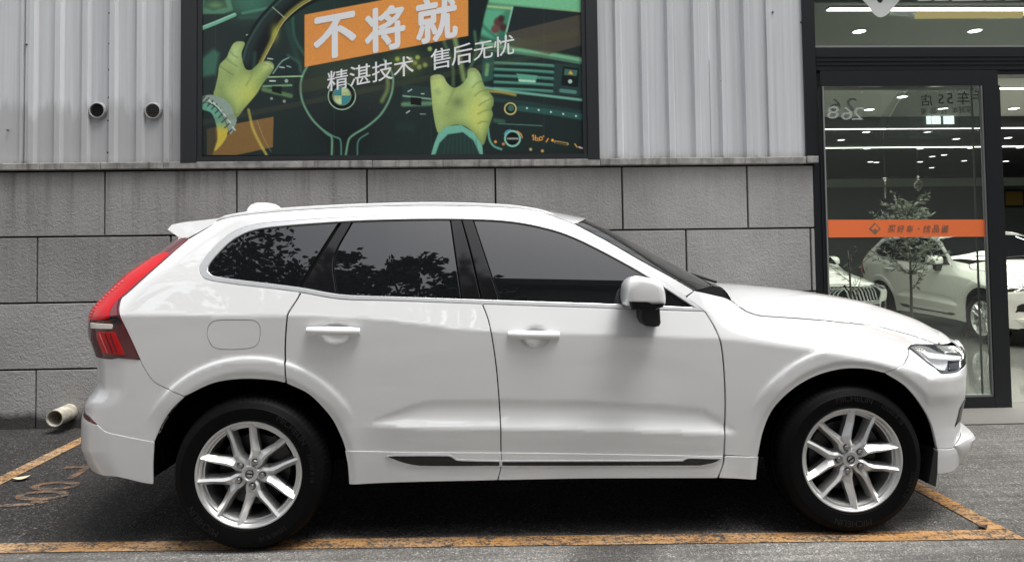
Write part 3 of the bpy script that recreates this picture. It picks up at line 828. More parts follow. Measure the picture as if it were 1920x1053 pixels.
panel('fender_cladding', outline([(1360, 855), (1421, 855.5)], [(1421, 856), (1416, 897)], [(1416, 897), (1348, 894)], [(1348, 894), (1357, 870), (1360, 855)]), m_paint, fender, off=0.006, gap=0.001)
# chrome blade along the sills
for du, par in (((724, 938), rdoor), ((941, 1352), fdoor)):
    if du[0] == 724: T = outline([(726, 854), (745, 852.5), (838, 852.5), (848, 855), (858, 861), (937, 863)], [(937, 863), (937, 871)], [(937, 871), (790, 871), (760, 866), (740, 859), (726, 854)])
    else: T = outline([(941, 863), (1278, 862), (1286, 858), (1296, 857), (1350, 858)], [(1350, 858), (1338, 865), (1312, 870.5)], [(1312, 870.5), (941, 871)], [(941, 871), (941, 863)])
    panel('sill_blade', T, m_chrome, par, off=0.010, gap=-0.003, step=0.008, depth=0.006)
    panel('blade_insert', T, m_gblack, par, off=0.0125, gap=0.002, step=0.008, depth=0.002, rnd=0.001)
# side windows: black base, panes, pillar covers, bright surround
IN_B = [(389, 509), (400, 517), (440, 523.5), (560, 538.5), (640, 552), (740, 556), (900, 561.5), (1170, 570.5), (1303, 576)]
IN_T = [(1303, 576), (1280, 561), (1200, 509.5), (1100, 456), (1040, 432), (960, 415.5), (865, 410.5), (750, 411), (642, 415), (522, 424), (472, 432), (435, 450), (402, 482), (390, 499), (389, 509)]
inner = outline(IN_B, IN_T)
panel('window_base', outline(DLO_OUT_B, DLO_OUT_T), m_void, quarter, off=-0.018, gap=-0.004, depth=0.002, step=0.03)
panel('window_surround', dlo, m_chrome, quarter, holes=[inner], off=0.002, gap=0.0015, step=0.01, depth=0.012)
panel('quarter_glass', outline([(389, 509), (400, 517), (440, 523.5), (556, 538)], [(556, 538), (633, 416)], [(633, 416), (522, 424), (472, 432), (435, 450), (402, 482), (390, 499), (389, 509)]), m_glass, quarter, off=-0.009, gap=0.001, depth=0.004)
panel('pillar_cover', outline([(564, 541), (629, 550.5)], [(629, 550.5), (624, 483), (659, 414)], [(659, 414), (641, 415)], [(641, 415), (564, 541)]), m_gblack, rdoor, off=-0.007, gap=0.0015, depth=0.006)
panel('door_glass', outline([(632, 551), (740, 556), (864, 560.5)], [(864, 560.5), (843, 411.5)], [(843, 411.5), (750, 411.5), (662, 414.5)], [(662, 414.5), (627, 484), (632, 551)]), m_glass, rdoor, off=-0.010, gap=0.001, depth=0.004)
panel('pillar_cover', outline([(868, 560.5), (901, 561.5)], [(901, 561.5), (880, 470), (864, 411)], [(864, 411), (846, 411.5)], [(846, 411.5), (868, 560.5)]), m_gblack, rdoor, off=-0.006, gap=0.0015, depth=0.006)
panel('pillar_cover', outline([(906, 561.8), (936, 562.8)], [(936, 562.8), (886, 411.3)], [(886, 411.3), (867, 410.8)], [(867, 410.8), (884, 470), (906, 561.8)]), m_gblack, fdoor, off=-0.006, gap=0.0015, depth=0.006)
panel('door_glass', outline([(939, 563), (1100, 568), (1240, 573.5)], [(1240, 573.5), (1232, 533)], [(1232, 533), (1200, 510.5), (1100, 457), (1040, 433), (960, 416.5), (889, 411.8)], [(889, 411.8), (939, 563)]), m_glass, fdoor, off=-0.010, gap=0.001, depth=0.004)
panel('corner_glass', outline([(1243, 573.5), (1301, 575.8)], [(1301, 575.8), (1280, 562), (1235, 535)], [(1235, 535), (1243, 573.5)]), m_gblack, fdoor, off=-0.009, gap=0.001, depth=0.004)

# tail lamps wrap round the rear corner
tl_z = [float(inv(*p)[1]) for p in TAIL_EDGE]
def tail_left(z): return ('R', z, RR * RA + 0.05 + 0.10 * float(smoothstep(1.2, 1.05, z)))
LOW_EDGE = [(262, 673), (220, 670)]
tpoly = outline(TAIL_EDGE, LOW_EDGE, [uzp for uzp in [(220, 670), ('R', 0.905, 0.12), ('R', 0.905, RR * RA + 0.13)]], [('R', 0.905, RR * RA + 0.13)] + [tail_left(z) for z in (1.0, 1.1, 1.2, 1.3, 1.4, 1.49)], [tail_left(1.49), (338, 447), (355, 447)])
tail = panel('tail_lamp', tpoly, m_redd, car, off=0.004, gap=0.002, step=0.012)
def rz(px, py): return float(at(px, py, 0.22)[2])
panel('lamp_strip', outline([(238, 548), (276, 514), (300, 494), (318, 477)], [(318, 477), (312, 474)], [('R', 1.375, 0.22), ('R', 1.30, 0.26), ('R', 1.20, 0.27), ('R', 1.14, 0.28), ('R', 1.085, 0.28)], [('R', 1.085, 0.28), ('R', 1.085, 0.14), (206, 595)], [(206, 595), (208, 580), (219, 565), (238, 548)]), m_red, tail, off=0.007, gap=0, step=0.01, depth=0.003)
panel('smoked_band', outline([(352, 448), (321, 473), (282, 503), (246, 534), (227, 556), (221, 576), (222, 592)], [(222, 592), (208, 593)], [(208, 593), (211, 578), (222, 563), (243, 545), (280, 512), (320, 477), (343, 456)], [(343, 456), (352, 448)]), m_redp, tail, off=0.006, gap=0, step=0.01, depth=0.003)
panel('reverse_lamp', outline([(173, 605), (212, 608)], [(212, 608), (212, 615)], [(212, 615), (174, 614)], [(174, 614), (173, 605)]), m_reverse, tail, off=0.009, gap=0, step=0.01, depth=0.003)
for _u, _v in spline([(170, 602), (173, 592), (178, 582), (186, 571), (196, 560), (207, 550), (219, 540), (232, 529)], n=2):
    panel('led_dot', outline([(_u - 1.3, _v - 1.1), (_u + 1.3, _v - 1.1)], [(_u + 1.3, _v - 1.1), (_u + 1.3, _v + 1.1)], [(_u + 1.3, _v + 1.1), (_u - 1.3, _v + 1.1)], [(_u - 1.3, _v + 1.1), (_u - 1.3, _v - 1.1)]), m_leddot, tail, off=0.010, gap=0, step=0.01, depth=0.002, rnd=0.0005)
for _k in range(3):
    panel('lamp_rib', outline([(189 + 9 * _k, 624), (190.5 + 9 * _k, 624)], [(190.5 + 9 * _k, 624), (205.5 + 8 * _k, 660)], [(205.5 + 8 * _k, 660), (204 + 8 * _k, 660)], [(204 + 8 * _k, 660), (189 + 9 * _k, 624)]), m_leddot if _k == 0 else m_redd, tail, off=0.0105, gap=0, step=0.01, depth=0.002, rnd=0.0005)
panel('brake_lamp', outline([(184, 622), (216, 623)], [(216, 623), (234, 664)], [(234, 664), (196, 660)], [(196, 660), (188, 645), (184, 622)]), m_red, tail, off=0.007, gap=0, step=0.01, depth=0.003)
panel('black_wedge', outline([(207, 594), (222, 594)], [(222, 594), (229, 606)], [(229, 606), (212, 606)], [(212, 606), (207, 594)]), m_redb, tail, off=0.007, gap=0, step=0.01, depth=0.003)

# rear bumper, tailgate, rear window
BZ1 = 0.90
bump_top = [('RC', BZ1), ('R', BZ1, 0.55), ('R', BZ1, 0.25), ('R', BZ1, 0.10), (222, 671), (262, 674.5)]
LOW_SEAM = [(289, 828), (260, 823), (231, 817), (199, 809), (183, 796)]
zls = float(inv(183, 796)[1]); zbot = 0.30
rbump = panel('rear_bumper', outline(bump_top, [(262, 674.5), (267, 685), (286, 714), (304, 725), (320, 733), (346, 744)], [(346, 744), (323, 766), (304, 794), (289, 828)], LOW_SEAM,
              [(183, 796), ('R', zls + 0.03, 0.30), ('R', zls + 0.03, 0.5), ('RC', zls + 0.03)], [('RC', zls + 0.03), ('RC', BZ1)]), m_paint, car, both=False, join=True, lines=crease_lines, gap=0.002, step=0.016)
lowb = panel('lower_bumper', outline(LOW_SEAM, [(183, 796), ('R', zls + 0.03, 0.30), ('R', zls + 0.03, 0.5), ('RC', zls + 0.03)], [('RC', zls + 0.03), ('RC', 0.36)], [('RC', 0.36), ('R', 0.36, 0.5), ('R', 0.36, 0.3), ('R', 0.345, 0.12), (220, 892), (267, 903), (287, 906)], [(287, 906), (287, 869), (289, 828)]), m_paint, rbump, both=False, join=True, off=0.004, gap=0.001, step=0.016)
panel('bumper_reflector', outline([(160, 774), (168, 781), (182, 795)], [(182, 795), (166, 791), ('R', zls + 0.012, 0.30)], [('R', zls + 0.012, 0.34), ('R', zls + 0.06, 0.34)], [('R', zls + 0.06, 0.33), (160, 774)]), m_redd, rbump, off=0.003, gap=0, step=0.01, depth=0.004)
TGD = RR * RA + 0.16
tg_pts = [('R', z, TGD - 0.10 * float(smoothstep(1.05, 1.2, z))) for z in (0.92, 1.0, 1.1, 1.2, 1.3, 1.4, 1.5)]
tgate = panel('tailgate', outline([('RC', 0.905), ('R', 0.905, 0.6), ('R', 0.905, TGD)], tg_pts, [('R', 1.5, TGD - 0.10), ('RC', 1.5)], [('RC', 1.5), ('RC', 1.3), ('RC', 1.1), ('RC', 0.905)]), m_paint, car, both=False, join=True, gap=0.001, step=0.03)
panel('rear_window', outline([('RC', 1.09), ('R', 1.09, TGD + 0.02)], [('R', 1.09, TGD + 0.02), ('R', 1.2, TGD - 0.08), ('R', 1.48, TGD - 0.08)], [('R', 1.48, TGD - 0.08), ('RC', 1.48)], [('RC', 1.48), ('RC', 1.3), ('RC', 1.09)]), m_glass, tgate, both=False, join=True, off=0.004, gap=0, step=0.03, depth=0.004)

# front bumper and headlamps
HL_LOW = [(1703, 652), (1734, 676), (1761, 696.5), (1768, 700), (1795, 697), (1803, 692)]
zh0 = float(inv(1803, 692)[1]); zhT = float(inv(1780, 646)[1]); zfs = float(inv(1758, 841)[1])
fbump = panel('front_bumper', outline(HL_LOW, [(1803, 692), ('F', zh0 + 0.01, 0.30), ('F', zh0 + 0.015, 0.40), ('F', zh0 + 0.06, 0.44)], [('F', zh0 + 0.06, 0.44), ('F', 0.86, 0.45)], [('F', 0.86, 0.45), ('FC', 0.86)], [('FC', 0.86), ('FC', zfs)], [('FC', zfs), ('F', zfs, 0.6), ('F', zfs, 0.28), (1788, 839), (1757, 841)],
              [(1757, 838), (1747, 797), (1729, 762), (1698, 724), (1659, 699)], [(1659, 699), (1703, 652)]), m_paint, car, both=False, join=True, lines=crease_lines, step=0.014)
panel('lower_front_bumper', outline([(1757, 842), (1788, 840), ('F', zfs, 0.28), ('F', zfs, 0.6), ('FC', zfs)], [('FC', zfs), ('FC', 0.27)], [('FC', 0.27), ('F', 0.27, 0.6), ('F', 0.28, 0.3), (1786, 881), (1757, 887)], [(1757, 887), (1757, 842)]), m_paint, fbump, both=False, join=True, off=0.004, gap=0.001, step=0.016)
hl = panel('headlamp', outline([(1703, 652), (1711, 646), (1757, 645.5), (1790, 646)], [(1790, 646), ('F', zhT - 0.01, 0.30), ('F', zhT - 0.03, 0.42)], [('F', zhT - 0.03, 0.42), ('F', zh0 + 0.07, 0.44)], [('F', zh0 + 0.07, 0.44), ('F', zh0 + 0.015, 0.40), ('F', zh0 + 0.01, 0.30), (1803, 692)], HL_LOW[::-1]), m_lampd, car, off=-0.002, gap=0.002, step=0.012)
panel('lamp_reflector', outline([(1709, 651), (1716, 648.5), (1738, 651), (1762, 662), (1790, 668)], [(1790, 668), (1803, 670)], [(1803, 670), (1800, 676), (1776, 675)], [(1776, 675), (1770, 694)], [(1770, 694), (1762, 693), (1735, 673), (1709, 651)]), m_reflect, hl, off=0.004, gap=0, step=0.01, depth=0.003)
panel('daytime_lamp', outline([(1728, 661), (1760, 666), (1800, 670)], [(1800, 670), (1798, 674)], [(1798, 674), (1765, 673.5), (1741, 671)], [(1741, 671), (1728, 661)]), m_drl, hl, off=0.008, gap=0, step=0.01, depth=0.003)
panel('projector', outline([(1777, 678), (1797, 677)], [(1797, 677), (1795, 692)], [(1795, 692), (1779, 694)], [(1779, 694), (1777, 678)]), m_gblack, hl, off=0.006, gap=0, step=0.01, depth=0.003)
panel('upper_reflector', outline([(1757, 649), (1783, 649)], [(1783, 649), (1794, 661)], [(1794, 661), (1772, 660)], [(1772, 660), (1757, 649)]), m_reflect, hl, off=0.004, gap=0, step=0.01, depth=0.003)
# fog vent, grille and lower intake
panel('fog_vent', outline([(1799, 766), (1795, 783), (1790, 799)], [(1790, 799), ('F', 0.50, 0.26), ('F', 0.50, 0.42)], [('F', 0.50, 0.42), ('F', 0.60, 0.42)], [('F', 0.60, 0.42), ('F', 0.605, 0.3), (1799, 766)]), m_gblack, fbump, off=0.003, gap=0, step=0.012, depth=0.006)
gr = panel('grille', outline([('F', 0.62, 0.52), ('FC', 0.62)], [('FC', 0.62), ('FC', 0.84)], [('FC', 0.84), ('F', 0.84, 0.50)], [('F', 0.84, 0.50), ('F', 0.74, 0.49), ('F', 0.62, 0.52)]), m_void, fbump, both=False, join=True, off=0.004, gap=0, step=0.03, depth=0.004)
for k in range(9):
    d = 0.55 + k * 0.062
    panel('grille_bar', outline([('F', 0.63, d), ('F', 0.63, d + 0.018)], [('F', 0.83, d + 0.014), ('F', 0.83, d - 0.004)]), m_chrome, gr, off=0.014, gap=0, step=0.03, depth=0.01)
panel('grille_frame', outline([('F', 0.605, 0.50), ('FC', 0.605)], [('FC', 0.605), ('FC', 0.622)], [('FC', 0.622), ('F', 0.622, 0.515)], [('F', 0.622, 0.515), ('F', 0.74, 0.49), ('F', 0.85, 0.495)], [('F', 0.85, 0.495), ('F', 0.85, 0.475), ('F', 0.74, 0.475), ('F', 0.605, 0.50)]), m_chrome, fbump, both=False, join=True, off=0.012, gap=0, step=0.03, depth=0.01)
panel('lower_intake', outline([('F', 0.45, 0.42), ('FC', 0.45)], [('FC', 0.45), ('FC', 0.57)], [('FC', 0.57), ('F', 0.57, 0.46)], [('F', 0.57, 0.46), ('F', 0.45, 0.42)]), m_black, fbump, both=False, join=True, off=0.004, gap=0, step=0.03, depth=0.004)
# splitter lip that sticks out below the front corner
def lip():
    mb = MB(); rows = []
    for d in np.linspace(0.20, 0.95, 28):
        z0 = zfs; out = 0.062 * float(smoothstep(0.18, 0.42, d)); tp = float(smoothstep(0.17, 0.32, d))
        row = []
        for zz, o in ((z0 + 0.030 * tp, 0.003), (z0 + 0.020 * tp, out * 0.9 + 0.005), (z0 + 0.006 * tp, out + 0.006), (z0 - 0.050 * tp, out * 0.70 + 0.005), (z0 - 0.095 * tp, out * 0.28 + 0.004), (z0 - 0.115 * tp, 0.002)):
            u = float(xb(zz)) + d; p = S(u, zz); n = S_n(np.array([u]), np.array([zz]))[0]; n[2] = 0; n /= np.linalg.norm(n)
            row.append(p + n * o)
        rows.append(row)
    full = rows + [[np.array([p[0], 2 * YC - p[1], p[2]]) for p in r] for r in rows[::-1]]
    for r in full: mb.v += [tuple(p) for p in r]
    k = 6
    for i in range(len(full) - 1):
        for j in range(k - 1): mb.f.append((i * k + j, (i + 1) * k + j, (i + 1) * k + j + 1, i * k + j + 1))
    return mb
solid('front_lip', lip(), m_paint, fbump, both=False, smooth=True, deg=30)

# hood, windscreen, roof as crowned sheets between the side edge and the centre line
def resample(P, n):
    P = np.asarray(P, float); d = np.concatenate([[0], np.cumsum(np.linalg.norm(np.diff(P, axis=0), axis=1))]); t = np.linspace(0, d[-1], n)
    return np.stack([np.interp(t, d, P[:, i]) for i in range(P.shape[1])], 1)
def on_side(pts, off=0.0, n=24):
    c = curve(pts, 8); P = S(c[:, 0], c[:, 1])
    if off: P = P + S_n(c[:, 0], c[:, 1]) * off
    return resample(P, n)
def centre(pts, n=24): return resample(spline([at(u, v, YC) for u, v in pts], n=6), n)
def crown(name, E, C, m, parent, p=2.0, cols=41, skirt=0.0, px=None):
    px = px or p
    rows = len(E); s = np.sin(np.linspace(-1, 1, cols) * math.pi / 2); V = np.zeros((rows, cols, 3))
    kx = (1 - np.abs(s) ** px)[None, :]; kz = (1 - np.abs(s) ** p)[None, :]
    V[..., 0] = E[:, None, 0] + (C - E)[:, None, 0] * kx
    V[..., 1] = YC + s[None, :] * (YC - E[:, None, 1])
    V[..., 2] = E[:, None, 2] + (C - E)[:, None, 2] * kz
    F = [(i * cols + j, i * cols + j + 1, (i + 1) * cols + j + 1, (i + 1) * cols + j) for i in range(rows - 1) for j in range(cols - 1)]
    o = mesh_obj(name, V.reshape(-1, 3), F, m, parent, smooth=True, origin=CAR0)
    fix_normals(o)
    if sum(f.normal.z for f in o.data.polygons) < 0: o.data.flip_normals()
    return o, V
HE = on_side([(1371.5, 562.7), (1385.3, 573.5), (1401.5, 583.5), (1425, 590.7), (1522, 597.6), (1642, 610.1), (1703, 625.6), (1757, 644.6)], 0.0, 30)
_xfc = float(S(*uz(('FC', 0.86)))[0])
_hc = [at(u, v, YC) for u, v in ((1316, 527), (1443, 537.5), (1531, 549), (1612, 564.5), (1672, 580.5))]
_hc = [p for p in _hc if p[0] < _xfc - 0.22] + [np.array([_xfc - 0.12, YC, 0.955]), np.array([_xfc - 0.04, YC, 0.905])]
HC = resample(spline(_hc, n=6), 30)
# nose roll: two more rows down to the top of the bumper
nose_e = [S(uz(('F', 0.885, 0.10))[0], 0.885), S(uz(('F', 0.862, 0.14))[0], 0.862)]
nose_c = [np.array([HC[-1][0] + 0.045, YC, HC[-1][2] - 0.035]), np.array([HC[-1][0] + 0.06, YC, HC[-1][2] - 0.075])]
hood, HV = crown('hood', np.vstack([HE]), np.vstack([HC]), m_paint, car, p=2.6, px=2.0)
def strip_between(name, A, B, m, parent, n=3, bulge=0.0):
    k = len(A); V = []
    for i in range(n + 1):
        t = i / n; R = A * (1 - t) + B * t
        R = R + np.array([0.6, 0, 0.8]) * bulge * math.sin(math.pi * t)
        V.append(R)
    V = np.array(V); F = [(i * k + j, i * k + j + 1, (i + 1) * k + j + 1, (i + 1) * k + j) for i in range(n) for j in range(k - 1)]
    o = mesh_obj(name, V.reshape(-1, 3), F, m, parent, smooth=True, origin=CAR0); fix_normals(o); return o
_half = [S(uz(('F', 0.862, d))[0], 0.862) - np.array([0.012, 0, 0]) for d in np.linspace(0.0, 0.98, 21)]
_half[-1] = S(uz(('FC', 0.86))[0], 0.862) - np.array([0.012, 0, 0])
_top = np.array(_half); _full = np.vstack([_top, mirror(_top)[::-1][1:]])
_yy = HV[-1][:, 1]; _lipb = np.stack([np.minimum(np.interp(_yy, _full[:, 1], _full[:, 0]), HV[-1][:, 0] + 0.16), _yy, np.full(len(_yy), 0.862)], 1)
strip_between('hood_lip', HV[-1], _lipb, m_paint, hood, n=6, bulge=0.010)
WE = on_side([(1301.5, 544), (1257, 517.5), (1203, 488), (1137, 450), (1078, 419)], 0.0, 20)
WC = centre([(1316, 527), (1288, 514), (1216, 476), (1140, 435), (1091, 413)], 20)
wscreen, WV = crown('windscreen', WE, WC, m_glass, car, p=2.0)
strip_between('cowl', WV[0] - np.array([0, 0, 0.006]), HV[0] - np.array([0, 0, 0.012]), m_void, hood, n=2)
RE = on_side(ROOF_EDGE, 0.0, 40)
RCc = RE.copy(); RCc[:, 1] = YC; RCc[:, 2] += 0.035
RCc[0] = [WC[-1][0], YC, WC[-1][2] + 0.004]
for i in range(1, 8):
    t = (1 - i / 8) ** 1.5; RCc[i, 0] += t * (WC[-1][0] - RE[0][0]); RCc[i, 2] += t * (WC[-1][2] - RE[0][2] - 0.035 + 0.004)
roof, RV = crown('roof', RE, RCc, m_paint, car, p=2.4)
# wipers
mb = MB()
for k, (j0, j1) in enumerate(((14, 25), (26, 36))):
    a = WV[0][j0] + np.array([0.02, 0, 0.012]); b = WV[2][j1] + np.array([0.01, 0, 0.02])
    mb.tube([a, (a + b) / 2 + np.array([0.01, 0, 0.01]), b], 0.008, 6)
solid('wipers', mb, m_black, wscreen, both=False)
# roof rails
RAIL = [(408, 411), (424, 404), (462, 397), (524, 390.5), (600, 385.5), (691, 381.5), (820, 379), (950, 383.5), (1015, 393), (1050, 407), (1070, 418)]
rp = spline([at(u, v, 0.30) for u, v in RAIL], n=5)
mb = MB(); b0 = 0
for i, p in enumerate(rp):
    for dy, dz in ((-0.013, -0.004), (-0.008, 0.0), (0.010, 0.0), (0.014, -0.006), (0.012, -0.022), (-0.010, -0.022), (-0.014, -0.012)):
        mb.v.append((p[0], p[1] + dy, p[2] + dz))
for i in range(len(rp) - 1):
    for j in range(7): mb.f.append((i * 7 + j, i * 7 + (j + 1) % 7, (i + 1) * 7 + (j + 1) % 7, (i + 1) * 7 + j))
mb.f += [tuple(range(7)), tuple((len(rp) - 1) * 7 + j for j in reversed(range(7)))]
solid('roof_rail', mb, m_paint, roof, smooth=True, deg=40)
# spoiler
sp = [(315, 430), (321, 421), (344, 416), (408, 409), (399, 420), (357, 446), (341, 446)]
P0 = [at(u, v, 0.30) for u, v in sp]
mb = MB(); secs = []
for yy, sc, dx in ((0.30, 1.0, 0.0), (0.36, 1.04, -0.01), (0.55, 1.05, -0.035), (YC, 1.05, -0.05), (2 * YC - 0.55, 1.05, -0.035), (2 * YC - 0.36, 1.04, -0.01), (2 * YC - 0.30, 1.0, 0.0)):
    c = np.array(P0[3]); secs.append([(c[0] + (p[0] - c[0]) * sc + dx * (p is not P0[3]), yy + (0.45 * (p[2] - c[2]) + 0.02) * (1 if yy < YC else -1) * (abs(yy - YC) > 0.5), c[2] + (p[2] - c[2]) * (1.0) + (0.018 if yy > 0.5 and yy < 1.4 else 0.0)) for p in P0])
k = len(sp)
for s_ in secs: mb.v += s_
for i in range(len(secs) - 1):
    for j in range(k): mb.f.append((i * k + j, i * k + (j + 1) % k, (i + 1) * k + (j + 1) % k, (i + 1) * k + j))
mb.f += [tuple(range(k)), tuple((len(secs) - 1) * k + j for j in reversed(range(k)))]
solid('spoiler', mb, m_paint, roof, both=False, smooth=True, deg=28)
# antenna fin
fn = [(464, 398), (466, 389), (471, 383), (481, 379.5), (500, 379.5), (516, 382.5), (524, 387), (529, 392), (530, 398)]
P0 = [at(u, v, YC) for u, v in fn]; zb_ = min(p[2] for p in P0) - 0.02
mb = MB()
for yy, kz in ((-0.034, 0.35), (-0.022, 0.85), (0.0, 1.0), (0.022, 0.85), (0.034, 0.35)):
    mb.v += [(p[0], YC + yy, zb_ + (p[2] - zb_) * kz) for p in P0]
k = len(fn)
for i in range(4):
    for j in range(k - 1): mb.f.append((i * k + j, i * k + j + 1, (i + 1) * k + j + 1, (i + 1) * k + j))
solid('antenna_fin', mb, m_paint, roof, both=False, smooth=True, deg=60)

# door handles
for (c0, c1), par in ((((576, 619), (676, 620.5)), rdoor), (((952, 627), (1049, 628.5)), fdoor)):
    a, b = inv(*c0), inv(*c1); mb = MB(); nst = 15
    for i in range(nst):
        t = i / (nst - 1); c = a * (1 - t) + b * t; e = math.sin(math.pi * min(max((t + 0.02) / 1.04, 0), 1)) ** 0.35
        hh = 0.0225 * (0.62 + 0.38 * e); out = 0.012 + 0.030 * e
        for zz, oo in ((-1.0, 0.12), (-0.75, 0.80), (-0.25, 1.0), (0.35, 1.0), (0.85, 0.72), (1.0, 0.15)):
            p = S(c[0], c[1] + zz * hh * 0.95); mb.v.append((p[0], S(c[0], c[1] + 0.05)[1] - oo * out, p[2]))
    for i in range(nst - 1):
        for j in range(5): mb.f.append((i * 6 + j, (i + 1) * 6 + j, (i + 1) * 6 + j + 1, i * 6 + j + 1))
    mb.f += [tuple(range(6)), tuple((nst - 1) * 6 + j for j in reversed(range(6)))]
    solid('door_handle', mb, m_paint, par, smooth=True, deg=50)
# door mirror
MO = [(1168, 566), (1167.5, 550), (1170, 534), (1177, 523), (1190, 517), (1206, 518.5), (1224, 523), (1236, 530), (1242, 542), (1244, 558), (1242, 571), (1226, 574), (1200, 573), (1172, 572)]
pts = spline(MO, n=4, closed=True); cen = pts.mean(0)
mb = MB(); k = len(pts); secs = ((-0.155, 0.55), (-0.15, 0.80), (-0.135, 0.93), (-0.11, 0.99), (-0.07, 1.0), (-0.02, 0.985), (0.02, 0.94), (0.04, 0.86))
for yy, sc in secs:
    for q in pts:
        p = at(*(cen + (q - cen) * sc), -0.07); mb.v.append((p[0] + 0.0, yy + 0.0, p[2]))
for i in range(len(secs) - 1):
    for j in range(k): mb.f.append((i * k + j, i * k + (j + 1) % k, (i + 1) * k + (j + 1) % k, (i + 1) * k + j))
mb.f += [tuple(range(k)), tuple((len(secs) - 1) * k + j for j in reversed(range(k)))]
mirr = solid('door_mirror', mb, m_paint, fdoor, smooth=True, deg=70)
def extr(poly_px, yref, y0, y1, bev=0.006):
    mb = MB(); P = [at(u, v, yref) for u, v in poly_px]; c = np.mean(P, 0); n = len(P)
    for yy, sc in ((y0, 0.9), (y0 + bev, 1.0), (y1, 1.0)):
        mb.v += [(c[0] + (p[0] - c[0]) * sc, yy, c[2] + (p[2] - c[2]) * sc) for p in P]
    for i in range(2):
        for j in range(n): mb.f.append((i * n + j, i * n + (j + 1) % n, (i + 1) * n + (j + 1) % n, (i + 1) * n + j))
    mb.f += [tuple(range(n)), tuple(2 * n + j for j in reversed(range(n)))]
    return mb
solid('mirror_trim', extr([(1177, 564), (1213, 565), (1219, 568.5), (1243, 568), (1240, 574.5), (1225, 579), (1181, 579.5)], -0.12, -0.158, 0.03), m_gblack, fdoor)
solid('mirror_stalk', extr([(1199, 576), (1234, 576), (1236, 604), (1233, 610), (1225, 611.5), (1209, 610), (1203, 606), (1198, 596)], -0.04, -0.075, 0.03), m_black, fdoor)

# dark shell added inside the panels to block light through gaps, floor, arch liners
us = np.linspace(-1.0, 3.85, 120); zs_ = np.linspace(0.34, 1.50, 36)
U_, Z_ = np.meshgrid(us, zs_, indexing='ij'); P_ = S(U_, Z_) - S_n(U_, Z_) * 0.045
V_ = P_.reshape(-1, 3); F_ = []
for i in range(119):
    for j in range(35):
        q = (i * 36 + j, (i + 1) * 36 + j, (i + 1) * 36 + j + 1, i * 36 + j + 1); c = V_[list(q)].mean(0)
        if min(np.hypot(c[0] - 0, c[2] - WZ), np.hypot(c[0] - WB, c[2] - WZ)) < 0.49: continue
        if us[i] > 2.10 and zs_[j] > 0.80: continue
        if zs_[j] > 1.10 and us[i] > 2.0 - (zs_[j] - 1.15) * 2.1: continue
        F_.append(q)
mb = MB(); mb.v = [tuple(v) for v in V_]; mb.f = F_
solid('inner_shell', mb, m_void, car)
mb = MB()
mb.box(-0.60, -0.46, 0.16, 2 * YC - 0.16, 0.38, 0.46); mb.box(0.46, WB - 0.46, 0.10, 2 * YC - 0.10, 0.27, 0.36)
mb.box(-0.46, 0.46, 0.42, 2 * YC - 0.42, 0.30, 0.60); mb.box(WB - 0.46, WB + 0.46, 0.42, 2 * YC - 0.42, 0.26, 0.60)
mb.box(WB + 0.46, WB + 0.60, 0.20, 2 * YC - 0.20, 0.24, 0.40)
mb.box(-0.45, 3.2, 0.42, 2 * YC - 0.42, 0.58, 0.66)
solid('underbody', mb, m_void, car, both=False)
for cx in (0.0, WB):
    mb = MB(); R = 0.478; n = 40
    for i in range(n + 1):
        a = math.radians(-4 + 188 * i / n)
        for yy, r in ((0.075, R), (0.12, R + 0.006), (0.38, R + 0.006), (0.40, 0.05)):
            mb.v.append((cx + r * math.cos(a), yy, WZ + r * math.sin(a)))
    for i in range(n):
        for j in range(3): mb.f.append((i * 4 + j, i * 4 + j + 1, (i + 1) * 4 + j + 1, (i + 1) * 4 + j))
    solid('arch_liner', mb, m_void, car)
solid('mud_flap', extr([(1749, 838), (1757, 842), (1755.5, 888), (1753, 911), (1738, 905), (1744, 870)], 0.03, 0.02, 0.20), m_black, car)

